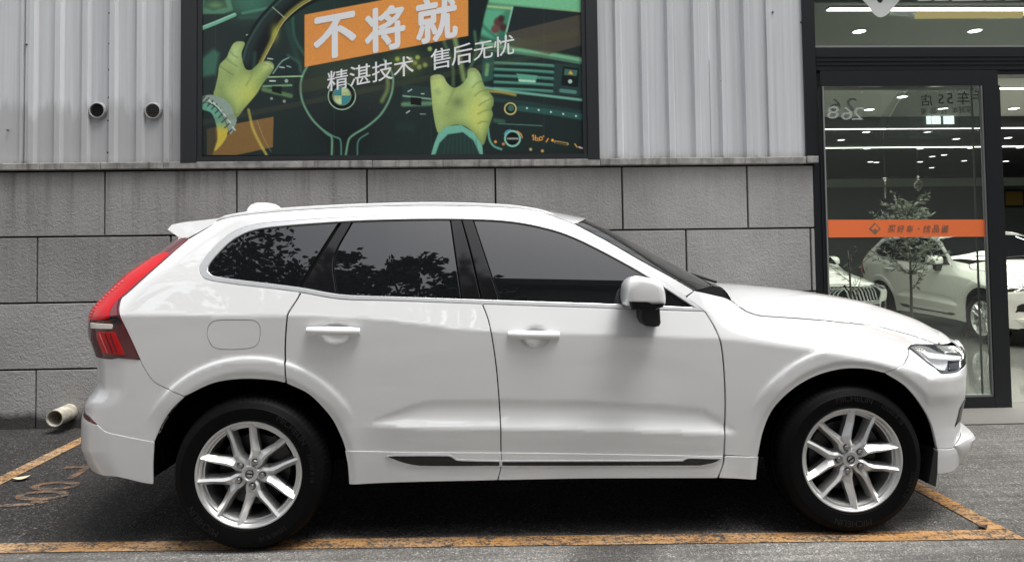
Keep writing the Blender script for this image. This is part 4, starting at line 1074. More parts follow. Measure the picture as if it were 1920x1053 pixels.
# wheels (built at the origin: axle along Y, outer face towards -Y)
def wheel_parts():
    out = []
    mb = MB(); n = 270
    prof = [(0.236, 0.024), (0.243, 0.006), (0.249, -0.001), (0.258, -0.006), (0.262, -0.005), (0.285, -0.012), (0.309, -0.013), (0.312, -0.010), (0.331, -0.003), (0.340, 0.006), (0.350, 0.022), (0.356, 0.040), (0.3585, 0.060), (0.3585, 0.074), (0.350, 0.076), (0.350, 0.086), (0.3595, 0.088), (0.3595, 0.140), (0.350, 0.142), (0.350, 0.152), (0.358, 0.154), (0.354, 0.20), (0.338, 0.222), (0.300, 0.236), (0.240, 0.21)]
    k = len(prof); b = 0
    for i in range(n):
        a = 2 * math.pi * i / n
        for j, (r, h) in enumerate(prof):
            if 9 <= j <= 13 and i % 3 == 0: r -= (0.0012, 0.003, 0.0035, 0.0035, 0.003)[j - 9]
            x, z = r * math.cos(a), r * math.sin(a)
            mb.v.append((x, h, max(z, -WZ + 0.001)))
    for i in range(n):
        i2 = (i + 1) % n
        for j in range(k - 1): mb.f.append((i * k + j, i * k + j + 1, i2 * k + j + 1, i2 * k + j))
    out.append(('tyre', mb, m_rubber, True, 30))
    mb = MB().lathe([(0.2465, 0.010), (0.2475, 0.001), (0.246, -0.0045), (0.2405, -0.0055), (0.236, -0.002), (0.2335, 0.006), (0.230, 0.012), (0.222, 0.014), (0.2195, 0.020), (0.2175, 0.026), (0.212, 0.028), (0.209, 0.06), (0.206, 0.13), (0.212, 0.21)], (0, 0, 0), n=120)
    out.append(('rim', mb, m_alloy, True, 28))
    sp_ = MB()
    st_o = [(0.030, 0.022), (0.058, 0.033), (0.084, 0.0335), (0.112, 0.0445), (0.165, 0.0745), (0.2150, 0.1005)]
    st_i = [(0.030, 0.0), (0.058, 0.0), (0.086, 0.0), (0.110, 0.0), (0.170, 0.0430), (0.2245, 0.0715)]
    yo = [0.020, 0.0135, 0.0075, 0.0030, 0.0005, -0.0015]; yi = [0.020, 0.0165, 0.0190, 0.0310, 0.0290, 0.0190]
    for kk in range(5):
        A = 2 * math.pi * kk / 5
        for sg in (1, -1):
            b = len(sp_.v)
            for o_, i_, a_, c_ in zip(st_o, st_i, yo, yi):
                o2 = np.array(o_); i2 = np.array(i_); t2 = o2 + (i2 - o2) * 0.34; ou = o2 + (o2 - i2) / np.linalg.norm(o2 - i2) * 0.010
                for p, yy in ((ou, 0.060), (o2, a_ + 0.0085), (t2, a_), (i2, c_), (i2, 0.062)):
                    x, z = p[0], p[1] * sg
                    sp_.v.append((x * math.cos(A) - z * math.sin(A), yy, x * math.sin(A) + z * math.cos(A)))
            for i in range(5):
                for j in range(4):
                    q = (b + i * 5 + j, b + i * 5 + j + 1, b + (i + 1) * 5 + j + 1, b + (i + 1) * 5 + j)
                    sp_.f.append(q if sg > 0 else q[::-1])
    out.append(('spokes', sp_, m_alloy, True, 6))
    out.append(('centre_cap', MB().lathe([(0.040, 0.03), (0.0385, 0.0135), (0.034, 0.0115), (0.029, 0.0125), (0.027, 0.0145), (0.0, 0.0125)], (0, 0, 0), n=32), m_alloy, True, 25))
    em = MB().lathe([(0.0195, 0.0125), (0.0195, 0.0108), (0.0155, 0.0108), (0.0155, 0.0128)], (0, 0, 0), n=28)
    em.box(-0.0155, 0.0155, 0.0105, 0.013, -0.0035, 0.0035)
    out.append(('cap_emblem', em, m_black, False, 0))
    for kk in range(5):
        A = 2 * math.pi * kk / 5
        c = (0.0585 * math.cos(A), 0, 0.0585 * math.sin(A))
        out.append(('wheel_bolt', MB().lathe([(0.0125, 0.03), (0.0122, 0.008), (0.0095, 0.0035), (0.0, 0.0018)], c, n=14), m_alloyd, True, 40))
        out.append(('bolt_recess', MB().lathe([(0.0165, 0.030), (0.0165, 0.0145), (0.013, 0.0145), (0.013, 0.03)], c, n=16), m_black, False, 0))
    out.append(('brake_disc', MB().lathe([(0.168, 0.12), (0.168, 0.098), (0.165, 0.095), (0.09, 0.095), (0.088, 0.085), (0.0, 0.085)], (0, 0, 0), n=48), m_disc, True, 25))
    cal = MB()
    for a0 in np.radians(np.linspace(20, 60, 6)):
        for r in (0.120, 0.185):
            for yy in (0.078, 0.14): cal.v.append((r * math.cos(a0), yy, r * math.sin(a0)))
    for i in range(5):
        b = i * 4
        for j, j2 in ((0, 1), (1, 3), (3, 2), (2, 0)): cal.f.append((b + j, b + j2, b + 4 + j2, b + 4 + j))
    cal.f += [(0, 1, 3, 2), (20, 22, 23, 21)]
    out.append(('brake_caliper', cal, m_disc, False, 0))
    out.append(('backing', MB().lathe([(0.21, 0.16), (0.0, 0.16)], (0, 0, 0), n=32), m_void, False, 0))
    return out
def text_mesh(s, size=1.0, offset=0.0):
    """glyph outlines of a string as (verts, faces) in the XY plane"""
    cu = bpy.data.curves.new('glyph', 'FONT'); cu.body = s; cu.size = size; cu.offset = offset; cu.resolution_u = 3
    ob = bpy.data.objects.new('glyph', cu); COL.objects.link(ob)
    dg = bpy.context.evaluated_depsgraph_get(); me = bpy.data.meshes.new_from_object(ob.evaluated_get(dg))
    V = np.array([tuple(v.co) for v in me.vertices]).reshape(-1, 3); F = [tuple(p.vertices) for p in me.polygons]
    bpy.data.objects.remove(ob); bpy.data.curves.remove(cu); bpy.data.meshes.remove(me)
    return V, F
def tyre_text():
    out = []
    for s, a_mid, r0, hgt in (('MICHELIN', 52, 0.283, 0.030), ('235/60 R 18', 12, 0.288, 0.020), ('MICHELIN', 232, 0.283, 0.030), ('235/60 R 18', 300, 0.288, 0.020)):
        v, f = text_mesh(s, 1.0)
        if len(v) == 0: continue
        v = v * hgt / 0.72; wd = v[:, 0].max(); V = []
        for p in v:
            a = math.radians(a_mid) + (wd / 2 - p[0]) / 0.298; r = r0 + p[1]
            V.append((r * math.cos(a), -0.0142 + 0.05 * max(0, r - 0.309), r * math.sin(a)))
        mb = MB(); mb.v = V; mb.f = f; out.append(('sidewall_lettering', mb, m_letter, False, 0))
    return out
WP = wheel_parts(); TT = tyre_text()
wheel_meshes = {}
def add_wheel(cx, side, rot):
    w = empty('wheel', (0, 0, 0)); w.parent = car
    yy = 0.0 if side > 0 else 2 * YC
    w.location = (cx - CAR0[0], yy - CAR0[1], WZ - CAR0[2])
    w.rotation_euler = (0, 0, 0 if side > 0 else math.pi)
    for i, (nm, mb, m, sm, dg) in enumerate(WP + TT):
        if i in wheel_meshes:
            o = bpy.data.objects.new(nm, wheel_meshes[i]); COL.objects.link(o); o.parent = w
        else:
            o = mesh_obj(nm, mb.v, mb.f, m, w); auto_smooth(o, dg) if sm else fix_normals(o); wheel_meshes[i] = o.data
        if nm != 'tyre' and nm != 'brake_caliper': o.rotation_euler = (0, -math.radians(rot), 0)
    return w
add_wheel(0.0, 1, -6.5); add_wheel(WB, 1, 36.0); add_wheel(0.0, -1, 10); add_wheel(WB, -1, 40)
# =================================================================== advertising poster in a dark frame
m_frame = mat('charcoal_frame', (0.018, 0.020, 0.022), 0.42)
PYF = WY - 0.02                                    # face of the print
pp = lambda u, v: at(u, v, PYF)
def lerp_px(U, V):
    """poster pixel grid -> wall plane"""
    d = np.stack([(U - CX) / F_PX, -(V - CY) / F_PX, np.ones_like(U)], -1) @ CAM_R
    t = (PYF - CAM[1]) / d[..., 1]
    return CAM + d * t[..., None]
poster = empty('advertising_poster', (wx(735, 295), PYF, wz(735, 295)))
tag(poster, 'large green toned poster of gloved hands on a steering wheel, dark frame', 'poster')
PO = np.array(poster.location)
def paint():
    u0, u1, v0, v1 = 376, 1095, -70, 291
    us = np.arange(u0, u1 + 0.5, 1.0); vs_ = np.arange(v0, v1 + 0.5, 1.0)
    U, V = np.meshgrid(us, vs_)
    C = np.zeros(U.shape + (3,)); C[:] = (36, 48, 46)
    def sm(d, w=1.2): return np.clip(0.5 - d / w, 0, 1)
    def over(mask, col): 
        col = np.asarray(col, float); C[:] = C * (1 - mask[..., None]) + col * mask[..., None]
    pts = np.stack([U.ravel(), V.ravel()], 1)
    def poly(P, col, a=1.0, soft=1.2, spl=False):
        P = np.array(P, float)
        if spl: P = spline(P, closed=True, n=5)
        bb = (pts[:, 0] > P[:, 0].min() - 12) & (pts[:, 0] < P[:, 0].max() + 12) & (pts[:, 1] > P[:, 1].min() - 12) & (pts[:, 1] < P[:, 1].max() + 12)
        q = pts[bb]; d = poly_dist(q, P) * np.where(inpoly(q, P), -1, 1)
        mk = np.zeros(len(pts)); mk[bb] = np.clip(0.5 - d / soft, 0, 1) * a
        mk = mk.reshape(U.shape); over(mk, col); return mk
    def line(P, w, col, a=1.0, soft=1.2, spl=True):
        P = np.array(P, float)
        if spl and len(P) > 2: P = spline(P, n=6)
        mg = w / 2 + soft
        bb = (pts[:, 0] > P[:, 0].min() - mg) & (pts[:, 0] < P[:, 0].max() + mg) & (pts[:, 1] > P[:, 1].min() - mg) & (pts[:, 1] < P[:, 1].max() + mg)
        mk = np.zeros(len(pts)); mk[bb] = np.clip(0.5 - (poly_dist(pts[bb], P, False) - w / 2) / soft, 0, 1) * a
        over(mk.reshape(U.shape), col)
    def disc(c, r, col, a=1.0, soft=1.2): over(np.clip(0.5 - (np.hypot(U - c[0], V - c[1]) - r) / soft, 0, 1) * a, col)
    def ring(c, r, w, col, a=1.0, soft=1.2): over(np.clip(0.5 - (np.abs(np.hypot(U - c[0], V - c[1]) - r) - w / 2) / soft, 0, 1) * a, col)
    def glow(c, rx, ry, col, a=0.6): over(a * np.exp(-((U - c[0]) / rx) ** 2 - ((V - c[1]) / ry) ** 2), col)
    # cabin background
    glow((480, -20), 90, 40, (58, 112, 92), 0.9); glow((470, 10), 40, 22, (86, 150, 122), 0.6); glow((600, 40), 80, 60, (38, 62, 56), 0.7)
    glow((940, 40), 70, 50, (70, 150, 118), 0.9); glow((1010, -10), 130, 30, (120, 196, 150), 0.95)
    poly([(376, -20), (428, -20), (437, 20), (420, 26), (376, 27)], (96, 150, 118), 0.9, 3); poly([(384, -6), (420, -6), (426, 14), (400, 20), (382, 14)], (48, 72, 62), 0.8, 5); glow((404, 10), 16, 7, (140, 190, 120), 0.6)
    line([(380, 53), (408, 42), (440, 28)], 7, (120, 190, 160)); line([(380, 50), (408, 39), (440, 26)], 2, (190, 235, 210), 0.8)
    line([(455, 25), (490, 18), (530, 10)], 5, (90, 150, 128), 0.8, 3); line([(450, 34), (490, 32)], 6, (60, 92, 82), 0.8, 3)
    poly([(378, 110), (400, 92), (412, 100), (404, 140), (378, 145)], (74, 138, 112), 0.7, 8); line([(462, 66), (470, 64)], 2, (190, 220, 200))
    # instrument binnacle arcs, rear of the wheel
    line([(548, 24), (552, 70), (570, 102)], 6, (60, 108, 92), 0.7, 4); line([(536, 40), (548, 80), (560, 120)], 10, (46, 74, 66), 0.8, 6)
    glow((760, 120), 30, 22, (110, 130, 60), 0.7); 
    for k, (a, b) in enumerate(((745, 111), (757, 124), (770, 112), (778, 118), (786, 126), (797, 122), (783, 108), (806, 92))): disc((a, b), 4.2, (196, 214, 110), 0.8, 4)
    # windscreen base and dashboard on the right
    poly([(872, -70), (1095, -70), (1095, 24), (1000, 14), (905, 4), (872, 8)], (128, 205, 156), 0.95, 6); line([(874, 9), (960, 16), (1095, 24)], 5, (196, 226, 150), 0.8, 4)
    poly([(880, 14), (945, 20), (930, 75), (890, 62)], (104, 190, 150), 0.85, 8); line([(884, 28), (930, 70), (960, 76)], 6, (60, 120, 100), 0.8, 5)
    for a, b, c in (((935, 42), 9, (94, 52, 52)), ((929, 55), 8, (120, 66, 66)), ((940, 35), 6, (60, 40, 40)), ((944, 52), 7, (70, 44, 44))): disc(a, b, c, 0.9, 5)
    poly([(962, 12), (1095, 24), (1095, 100), (948, 66), (950, 50)], (36, 44, 46), 1.0, 2.5); line([(961, 14), (950, 58), (947, 72)], 3.5, (150, 214, 180), 0.9)
    line([(900, 80), (960, 92), (1040, 104), (1095, 114)], 9, (132, 200, 150), 0.9, 5); line([(900, 92), (1000, 104), (1095, 120)], 4, (96, 150, 128), 0.8, 3)
    # air vents
    poly([(912, 118), (1040, 122), (1036, 178), (918, 172)], (30, 44, 44), 1.0, 3)
    for k in range(5):
        y = 118 + k * 12; line([(928, y), (1000, y + 3), (1038, y + 6)], 5.5, (84 + 8 * (k == 0), 152, 134), 0.85, 3.5, False); line([(928, y - 1), (1036, y + 4)], 1.5, (140, 200, 160), 0.5, 2, False)
    poly([(905, 112), (928, 98), (924, 150), (902, 156)], (52, 92, 82), 0.95, 3); line([(914, 122), (912, 140)], 7, (130, 180, 120), 0.8, 3)
    poly([(968, 138), (1008, 142), (1004, 156), (974, 155)], (96, 168, 142), 1.0, 2); line([(974, 151), (1002, 153)], 4, (190, 232, 200), 0.9)
    poly([(1040, 118), (1094, 124), (1094, 182), (1037, 176)], (44, 66, 64), 1.0, 2.5); poly([(1056, 125), (1086, 129), (1084, 164), (1052, 160)], (24, 32, 34), 1.0, 2); poly([(1059, 129), (1083, 132), (1081, 143), (1057, 141)], (70, 112, 100), 1.0, 1.5)
    poly([(1070, 132), (1075, 140), (1065, 139)], (226, 170, 60)); disc((1069, 153), 4, (180, 210, 190)); line([(1052, 170), (1078, 173)], 7, (90, 140, 128), 1.0, 2)
    line([(905, 164), (960, 172), (1095, 188)], 5, (126, 194, 170), 0.9, 3, False); line([(905, 170), (940, 173), (966, 178)], 5, (206, 180, 84), 0.8, 4)
    line([(925, 186), (1000, 196), (1095, 212)], 8, (40, 66, 64), 1.0, 3, False); line([(975, 203), (1030, 210), (1095, 220)], 11, (50, 92, 88), 1.0, 3, False)
    for x in (988, 1010, 1033, 1056, 1080): disc((x, 203 + (x - 988) * 0.16), 1.7, (220, 240, 230))
    disc((957, 204), 10, (20, 26, 26)); ring((957, 204), 10.5, 3, (200, 190, 120)); disc((958, 203), 6, (66, 110, 100)); line([(935, 232), (1016, 236)], 1.6, (120, 180, 160), 0.7, 1.5, False); line([(928, 226), (944, 228)], 8, (60, 100, 84), 0.9, 4)
    disc((961, 260), 14, (18, 24, 24)); ring((961, 260), 14, 3.6, (140, 204, 180)); line([(952, 260), (971, 260)], 3.5, (190, 200, 190), 0.8, 2)
    line([(946, 252), (950, 246), (957, 244)], 2.5, (90, 170, 210)); line([(970, 246), (977, 252), (979, 258)], 2.5, (220, 150, 90)); line([(915, 240), (918, 262), (926, 274), (940, 280)], 4, (110, 180, 156), 0.9, 2)
    for a, b in (((929, 266), (250, 170, 80)), ((944, 270), (220, 150, 90)), ((995, 280), (210, 190, 140)), ((1017, 283), (236, 180, 90))): disc(a, 2.8, b, 0.9, 2)
    # 16.0 degree display
    am = (250, 176, 78)
    line([(998, 255), (1000, 253), (1000, 263)], 1.8, am, 1, 1, False); ring((1006, 261), 2.6, 1.6, am); line([(1004, 254), (1003.4, 261)], 1.6, am, 1, 1, False); disc((1010.5, 264), 1, am); ring((1014, 260), 3.0, 1.6, am); ring((1019, 256), 1.2, 1, am)
    line([(1024, 266), (1028, 260)], 2, am, 1, 1, False); disc((1036, 263), 2.6, am); line([(1041, 266), (1064, 270)], 5, (200, 170, 110), 0.9, 1.5, False); line([(1042, 267), (1062, 270)], 2.5, (60, 40, 20), 0.9, 1, False); line([(1078, 270), (1082, 276)], 2, am); line([(1086, 276), (1092, 278)], 3, (230, 200, 190))
    # brown translucent bands
    poly([(948, 62), (1095, 26), (1095, 84), (1030, 102), (960, 86)], (92, 86, 72), 0.75, 1.5)
    # steering wheel rim
    line([(640, -40), (560, -4), (508, 40), (478, 88), (468, 122)], 44, (18, 24, 25), 1.0, 2.5); line([(632, -52), (552, -18), (498, 30), (466, 80), (456, 112)], 4, (66, 116, 104), 0.9, 4); line([(634, -46), (556, -11), (503, 35), (472, 84), (462, 116)], 12, (50, 66, 63), 0.8, 14); line([(632, -28), (566, 6), (528, 40), (505, 84), (488, 118)], 6, (188, 178, 74), 0.75, 5); line([(630, -24), (568, 9), (531, 42), (509, 84), (492, 116)], 1.8, (226, 220, 150), 0.9, 1.5)
    line([(511, 14), (534, 34)], 2, (170, 190, 160), 0.9); glow((515, 62), 8, 16, (190, 190, 90), 0.7); line([(478, 100), (476, 126)], 6, (70, 110, 98), 0.6, 6)
    line([(905, -30), (890, 20), (878, 80), (866, 140), (850, 170)], 40, (26, 38, 37), 1.0, 4); line([(852, 70), (862, 110), (870, 150)], 9, (150, 180, 110), 0.8, 6); line([(832, 78), (848, 120), (850, 160)], 6, (96, 126, 84), 0.7, 5); line([(890, 60), (892, 100), (876, 140)], 5, (110, 170, 120), 0.6, 5)
    # hub
    hub = spline([(566, 128), (564, 168), (574, 206), (596, 236), (618, 252), (622, 292), (664, 292), (668, 252), (700, 234), (724, 204), (736, 170), (738, 132), (716, 108), (650, 96), (590, 110)], closed=True, n=5)
    poly(hub, (38, 48, 47), 1.0, 2); glow((650, 250), 60, 50, (24, 31, 32), 0.9); glow((690, 150), 40, 40, (58, 66, 52), 0.5); glow((600, 150), 24, 40, (52, 64, 54), 0.5); glow((650, 128), 70, 26, (66, 82, 60), 0.55)
    line([(578, 120), (565, 150), (566, 186), (584, 222), (612, 250), (622, 258), (622, 292)], 3.6, (132, 186, 152), 0.9, 3); line([(640, 292), (638, 262), (626, 256), (606, 244)], 3, (96, 150, 132), 0.9, 2); line([(720, 112), (736, 140), (734, 176), (716, 212), (690, 236), (664, 252), (654, 262), (648, 292)], 3.6, (132, 186, 152), 0.9, 3)
    line([(670, 292), (672, 264), (690, 250)], 3, (96, 150, 132), 0.8, 2); line([(724, 130), (727, 165), (716, 190)], 7, (190, 214, 120), 0.5, 6)
    # badge
    disc((641, 180), 27, (18, 22, 24)); ring((641, 180), 25.5, 2.0, (176, 214, 180)); ring((641, 180), 17, 1.4, (150, 190, 160))
    Q = np.hypot(U - 641, V - 180) < 16
    C[Q & (((U < 641) & (V < 180)) | ((U >= 641) & (V >= 180)))] = (62, 140, 150); C[Q & (((U >= 641) & (V < 180)) | ((U < 641) & (V >= 180)))] = (196, 218, 158)
    # switch pods
    poly([(500, 104), (546, 102), (562, 120), (556, 138), (508, 142)], (34, 48, 48), 1.0, 3); line([(512, 138), (528, 116), (542, 108)], 2.2, (150, 196, 178), 0.9); line([(524, 126), (533, 127)], 2, (210, 225, 215)); line([(502, 110), (511, 111)], 2.4, (190, 210, 200)); line([(538, 124), (545, 126)], 2.4, (150, 180, 170)); line([(540, 104), (560, 118), (564, 134)], 5, (70, 110, 100), 0.7, 4)
    poly([(494, 144), (552, 144), (552, 184), (490, 170)], (40, 56, 52), 1.0, 2.5); line([(498, 145), (566, 143)], 2.4, (170, 214, 160)); line([(494, 162), (546, 160)], 4, (130, 176, 130), 0.9, 2); line([(494, 168), (545, 180)], 8, (110, 150, 100), 0.8, 4); poly([(510, 162), (528, 162), (528, 177), (510, 172)], (22, 26, 26)); line([(506, 152), (516, 152)], 2.6, (220, 230, 220)); disc((537, 152), 3.4, (170, 190, 180)); disc((509, 185), 2.6, (150, 170, 160)); disc((533, 190), 3, (150, 160, 140))
    poly([(754, 158), (806, 164), (808, 202), (756, 200)], (42, 62, 58), 1.0, 2.5); line([(756, 180), (808, 186)], 3, (150, 190, 160), 0.9, 2); line([(756, 196), (808, 194)], 8, (116, 158, 120), 0.8, 4); poly([(770, 182), (790, 184), (790, 198), (770, 196)], (20, 24, 24)); line([(765, 172), (772, 168)], 2, (190, 210, 200)); line([(790, 176), (795, 176)], 2, (190, 210, 200)); line([(762, 212), (768, 208)], 2, (200, 215, 205)); line([(788, 214), (798, 214)], 1.5, (150, 170, 160))
    poly([(742, 230), (780, 230), (776, 246), (742, 246)], (36, 60, 56), 0.7, 8)
    def edge(P, mk, w=11.0, col=(92, 116, 72), a=0.75):
        d = poly_dist(pts, spline(np.array(P, float), closed=True, n=4)).reshape(U.shape)
        lt = np.clip(0.55 + ((U - np.mean([p[0] for p in P])) * 0.006 + (V - np.mean([p[1] for p in P])) * 0.003), 0.15, 1)
        over(mk * a * lt * np.exp(-(d / w) ** 2), col)
    # left sleeve, watch, hand
    poly([(392, 241), (513, 219), (511.5, 276), (442, 291), (388, 291), (388, 242)], (138, 106, 62), 1.0, 1.2)
    line([(466, 206), (474, 240), (488, 270), (500, 291)], 5, (206, 190, 90), 0.8, 3); line([(482, 226), (494, 258), (508, 284)], 1.2, (190, 186, 150), 0.6, 1.2)
    m1 = poly([(376, 192), (395, 196), (410, 208), (422, 228), (427, 248), (418, 268), (402, 283), (408, 262), (406, 236), (396, 212), (376, 204)], (112, 176, 152), 1.0, 1.5, True)
    yl = np.clip((V - 226) / 20, 0, 1) * m1; over(yl, (214, 192, 74))
    poly([(376, 205), (394, 212), (404, 236), (406, 262), (398, 291), (376, 291)], (30, 44, 42), 0.55, 3)
    poly([(378, 182), (396, 178), (418, 184), (436, 200), (444, 222), (440, 238), (432, 252), (424, 230), (410, 206), (396, 194), (378, 191)], (150, 172, 158), 1.0, 1.3, True)
    for k in range(9):
        t = k / 8; a = np.array([384 + 50 * t + 4 * math.sin(t * 3), 181 + 62 * t ** 1.5]); b = a + np.array([-11 + 3 * t, 11 - 3 * t]); line([a, b], 2.2, (34, 44, 44), 0.9, 1.2, False)
    for k in range(6):
        t = k / 5; a = np.array([392 + 44 * t, 188 + 50 * t ** 1.4]); line([a, a + np.array([5, 6])], 2.4, (226, 240, 226), 0.9, 1.2, False)
    LH = [(459, 81), (447, 78), (438, 82), (431, 94), (425, 108), (412, 122), (409, 141), (404, 164), (401, 178), (416, 183), (432, 196), (443, 220), (458, 203), (481, 176), (493, 156), (507, 139), (514, 124), (505, 115), (487, 118), (472, 131), (461, 130), (455, 116), (453, 99)]
    mh = poly(LH, (186, 208, 128), 1.0, 1.5, True); edge(LH, mh)
    def tint(mask, c, r, col, a): 
        k = mask * a * np.exp(-(((U - c[0]) / r[0]) ** 2 + ((V - c[1]) / r[1]) ** 2)); over(k, col)
    tint(mh, (432, 140), (14, 20), (126, 150, 96), 0.55); tint(mh, (470, 178), (26, 30), (206, 214, 106), 0.8); tint(mh, (440, 100), (16, 18), (196, 226, 160), 0.6); tint(mh, (415, 170), (10, 20), (120, 146, 86), 0.5); tint(mh, (500, 125), (12, 9), (210, 224, 140), 0.6); tint(mh, (452, 140), (10, 14), (150, 176, 104), 0.4); tint(mh, (484, 150), (12, 22), (150, 178, 92), 0.35)
    for L_ in ([(431, 96), (438, 104), (446, 108)], [(424, 110), (434, 118), (444, 124)], [(412, 124), (424, 132), (436, 140)]): line(L_, 2.2, (104, 128, 80), 0.55, 3)
    line([(473, 132), (470, 146), (462, 160)], 3, (120, 146, 88), 0.5, 4); line([(498, 118), (508, 122), (511, 128)], 2, (226, 236, 176), 0.6, 2)
    # right sleeve and hand
    RH = [(807, 146), (813, 141), (824, 140), (832, 144), (838, 155), (851, 165), (866, 158), (876, 145), (878, 131), (890, 128), (900, 138), (905, 154), (912, 168), (924, 182), (925, 196), (921, 204), (924, 214), (919, 230), (913, 250), (905, 272), (888, 248), (864, 234), (838, 238), (822, 250), (813, 216), (809, 178)]
    mh = poly(RH, (186, 208, 128), 1.0, 1.5, True); edge(RH, mh)
    tint(mh, (858, 192), (16, 14), (112, 128, 84), 0.8); tint(mh, (842, 215), (20, 16), (132, 150, 92), 0.6); tint(mh, (896, 215), (20, 40), (208, 216, 112), 0.8); tint(mh, (886, 150), (14, 18), (200, 228, 160), 0.6); tint(mh, (822, 160), (12, 20), (204, 222, 140), 0.6); tint(mh, (912, 186), (8, 6), (214, 226, 150), 0.6); tint(mh, (880, 178), (10, 12), (160, 186, 110), 0.4); tint(mh, (820, 172), (7, 6), (130, 156, 96), 0.5)
    for L_ in ([(911, 169), (900, 172), (890, 180)], [(924, 184), (910, 190), (898, 198)], [(922, 205), (908, 208), (896, 214)], [(919, 230), (906, 228), (896, 232)], [(904, 152), (894, 156), (886, 164)]): line(L_, 2.4, (112, 136, 82), 0.6, 3)
    line([(851, 166), (846, 180), (838, 196)], 4, (120, 142, 88), 0.5, 5); line([(813, 145), (826, 144)], 3, (220, 232, 180), 0.6, 3)
    poly([(808, 291), (814, 270), (822, 250), (838, 237), (864, 234), (888, 248), (904, 272), (906, 291)], (118, 186, 164), 1.0, 1.5)
    poly([(816, 291), (824, 268), (840, 252), (868, 248), (888, 264), (900, 291)], (40, 62, 58), 1.0, 3)
    for k in range(9): line([(836 + 7 * k, 254 + abs(k - 4) * 1.5), (832 + 8 * k, 288)], 1.2, (66, 96, 90), 0.6, 1.2, False)
    # ribbons and the orange title panel
    poly([(560, 152), (880, 92), (1095, 52), (1095, 66), (880, 110), (560, 176)], (96, 92, 60), 0.28, 1.5); poly([(376, 226), (560, 190), (1030, 96), (1030, 106), (560, 200), (376, 236)], (110, 104, 74), 0.20, 1.5)
    poly([(571, 28), (571, 126), (878, 67.5), (878, -30)], (233, 155, 79), 1.0, 1.2)
    # faint creases and scratches of the printed vinyl
    r2 = np.random.default_rng(3)
    for _ in range(30):
        x, y = r2.uniform(560, 800), r2.uniform(190, 285); line([(x, y), (x + r2.uniform(-6, 6), y + r2.uniform(-14, 14))], 0.8, (80, 92, 88), 0.35, 1.0, False)
    for x in (404, 627, 808, 1020): over(np.clip(0.5 - (np.abs(U - x) - 0.4) / 1.0, 0, 1) * 0.25, (120, 130, 120))
    nz = r2.normal(0, 1, U.shape); nz = (nz + np.roll(nz, 1, 0) + np.roll(nz, 1, 1)) / 3
    C[:] = C * (1 + 0.03 * nz[..., None])
    return U, V, np.clip(C, 0, 255)
def build_print():
    U, V, C = paint(); P = lerp_px(U, V); h, w = U.shape
    me = bpy.data.meshes.new('print')
    co = (P.reshape(-1, 3) - PO).astype(np.float32); me.vertices.add(len(co)); me.vertices.foreach_set('co', co.ravel())
    i = np.arange((h - 1) * (w - 1)); r, c = i // (w - 1), i % (w - 1); a = r * w + c
    q = np.stack([a, a + w, a + w + 1, a + 1], 1).astype(np.int32)
    me.loops.add(q.size); me.loops.foreach_set('vertex_index', q.ravel()); me.polygons.add(len(q)); me.polygons.foreach_set('loop_start', np.arange(0, q.size, 4, dtype=np.int32))
    me.update(calc_edges=True)
    ca = me.color_attributes.new('ink', 'FLOAT_COLOR', 'POINT')
    L = np.concatenate([lin(C.reshape(-1, 3) / 255.0), np.ones((h * w, 1))], 1).astype(np.float32); ca.data.foreach_set('color', L.ravel())
    m = mat('printed_vinyl', (0.5, 0.5, 0.5), 0.30, spec=0.4); t = NT(m)
    at_ = t.new('ShaderNodeAttribute'); at_.attribute_name = 'ink'
    t.color(t.mix(1.0, at_.outputs['Color'], (0.92, 0.92, 0.92), 'MULTIPLY'))
    t.bump(t.noise(t.wcoords((1, 1, 0.4)), 2.5, 3), 0.06, 0.03)
    me.materials.append(m)
    o = bpy.data.objects.new('print', me); COL.objects.link(o); o.parent = poster
    return o
prn = build_print()
def plane_text(name, s, cpx, hpx, m, parent, Y, origin, slope=0.0, shear=0.0, bold=0.0, mirror=False, wide=1.0, off=0.0015):
    """flat lettering lying on a wall-parallel plane; cpx = centre pixel, hpx = glyph height in pixels"""
    v, f = text_mesh(s, 1.0, 0.0)
    if len(v) == 0: return None
    lay = np.zeros(len(v))
    if bold > 0:                                   # heavier strokes: the glyph laid down again, shifted all round
        n0 = len(v); f0 = list(f); vs2 = [v]; k = 0
        for a in np.arange(0, 2 * math.pi, math.pi / 4):
            k += 1; vs2.append(v + np.array([bold * math.cos(a), bold * math.sin(a), 0])); f = f + [tuple(i + k * n0 for i in q) for q in f0]
        lay = np.repeat(np.arange(k + 1), n0) * 0.00012; v = np.concatenate(vs2)
    c = at(cpx[0], cpx[1], Y); sc = abs(at(cpx[0], cpx[1] - hpx / 2, Y)[2] - at(cpx[0], cpx[1] + hpx / 2, Y)[2])
    lo, hi = v.min(0), v.max(0); v = (v - (lo + hi) / 2) * (sc / (hi[1] - lo[1]))
    x = v[:, 0] * wide + shear * v[:, 1]; z = v[:, 1] - slope * x
    if mirror: x = -x
    P = np.stack([c[0] + x, Y - off - lay, c[2] + z], 1)
    return mesh_obj(name, P, f, m, parent, origin=origin)
m_white_ink = mat('white_ink', (0.74, 0.75, 0.76), 0.4)
for s, c, h in (('不', (628, 68), 82), ('将', (722, 54), 84), ('就', (819, 36), 86)):
    plane_text('title_character', s, c, h, m_white_ink, poster, PYF, PO, slope=-0.19, bold=0.030, wide=0.90)
for s, c, h in (('精', (633, 150), 38), ('湛', (675, 141), 38), ('技', (717, 133), 38), ('术', (757, 125), 37), ('售', (826, 110), 39), ('后', (866, 102), 38), ('无', (906, 95), 33), ('忧', (945, 86), 38)):
    plane_text('slogan_character', s, c, h, m_white_ink, poster, PYF, PO, slope=-0.19, bold=0.006)
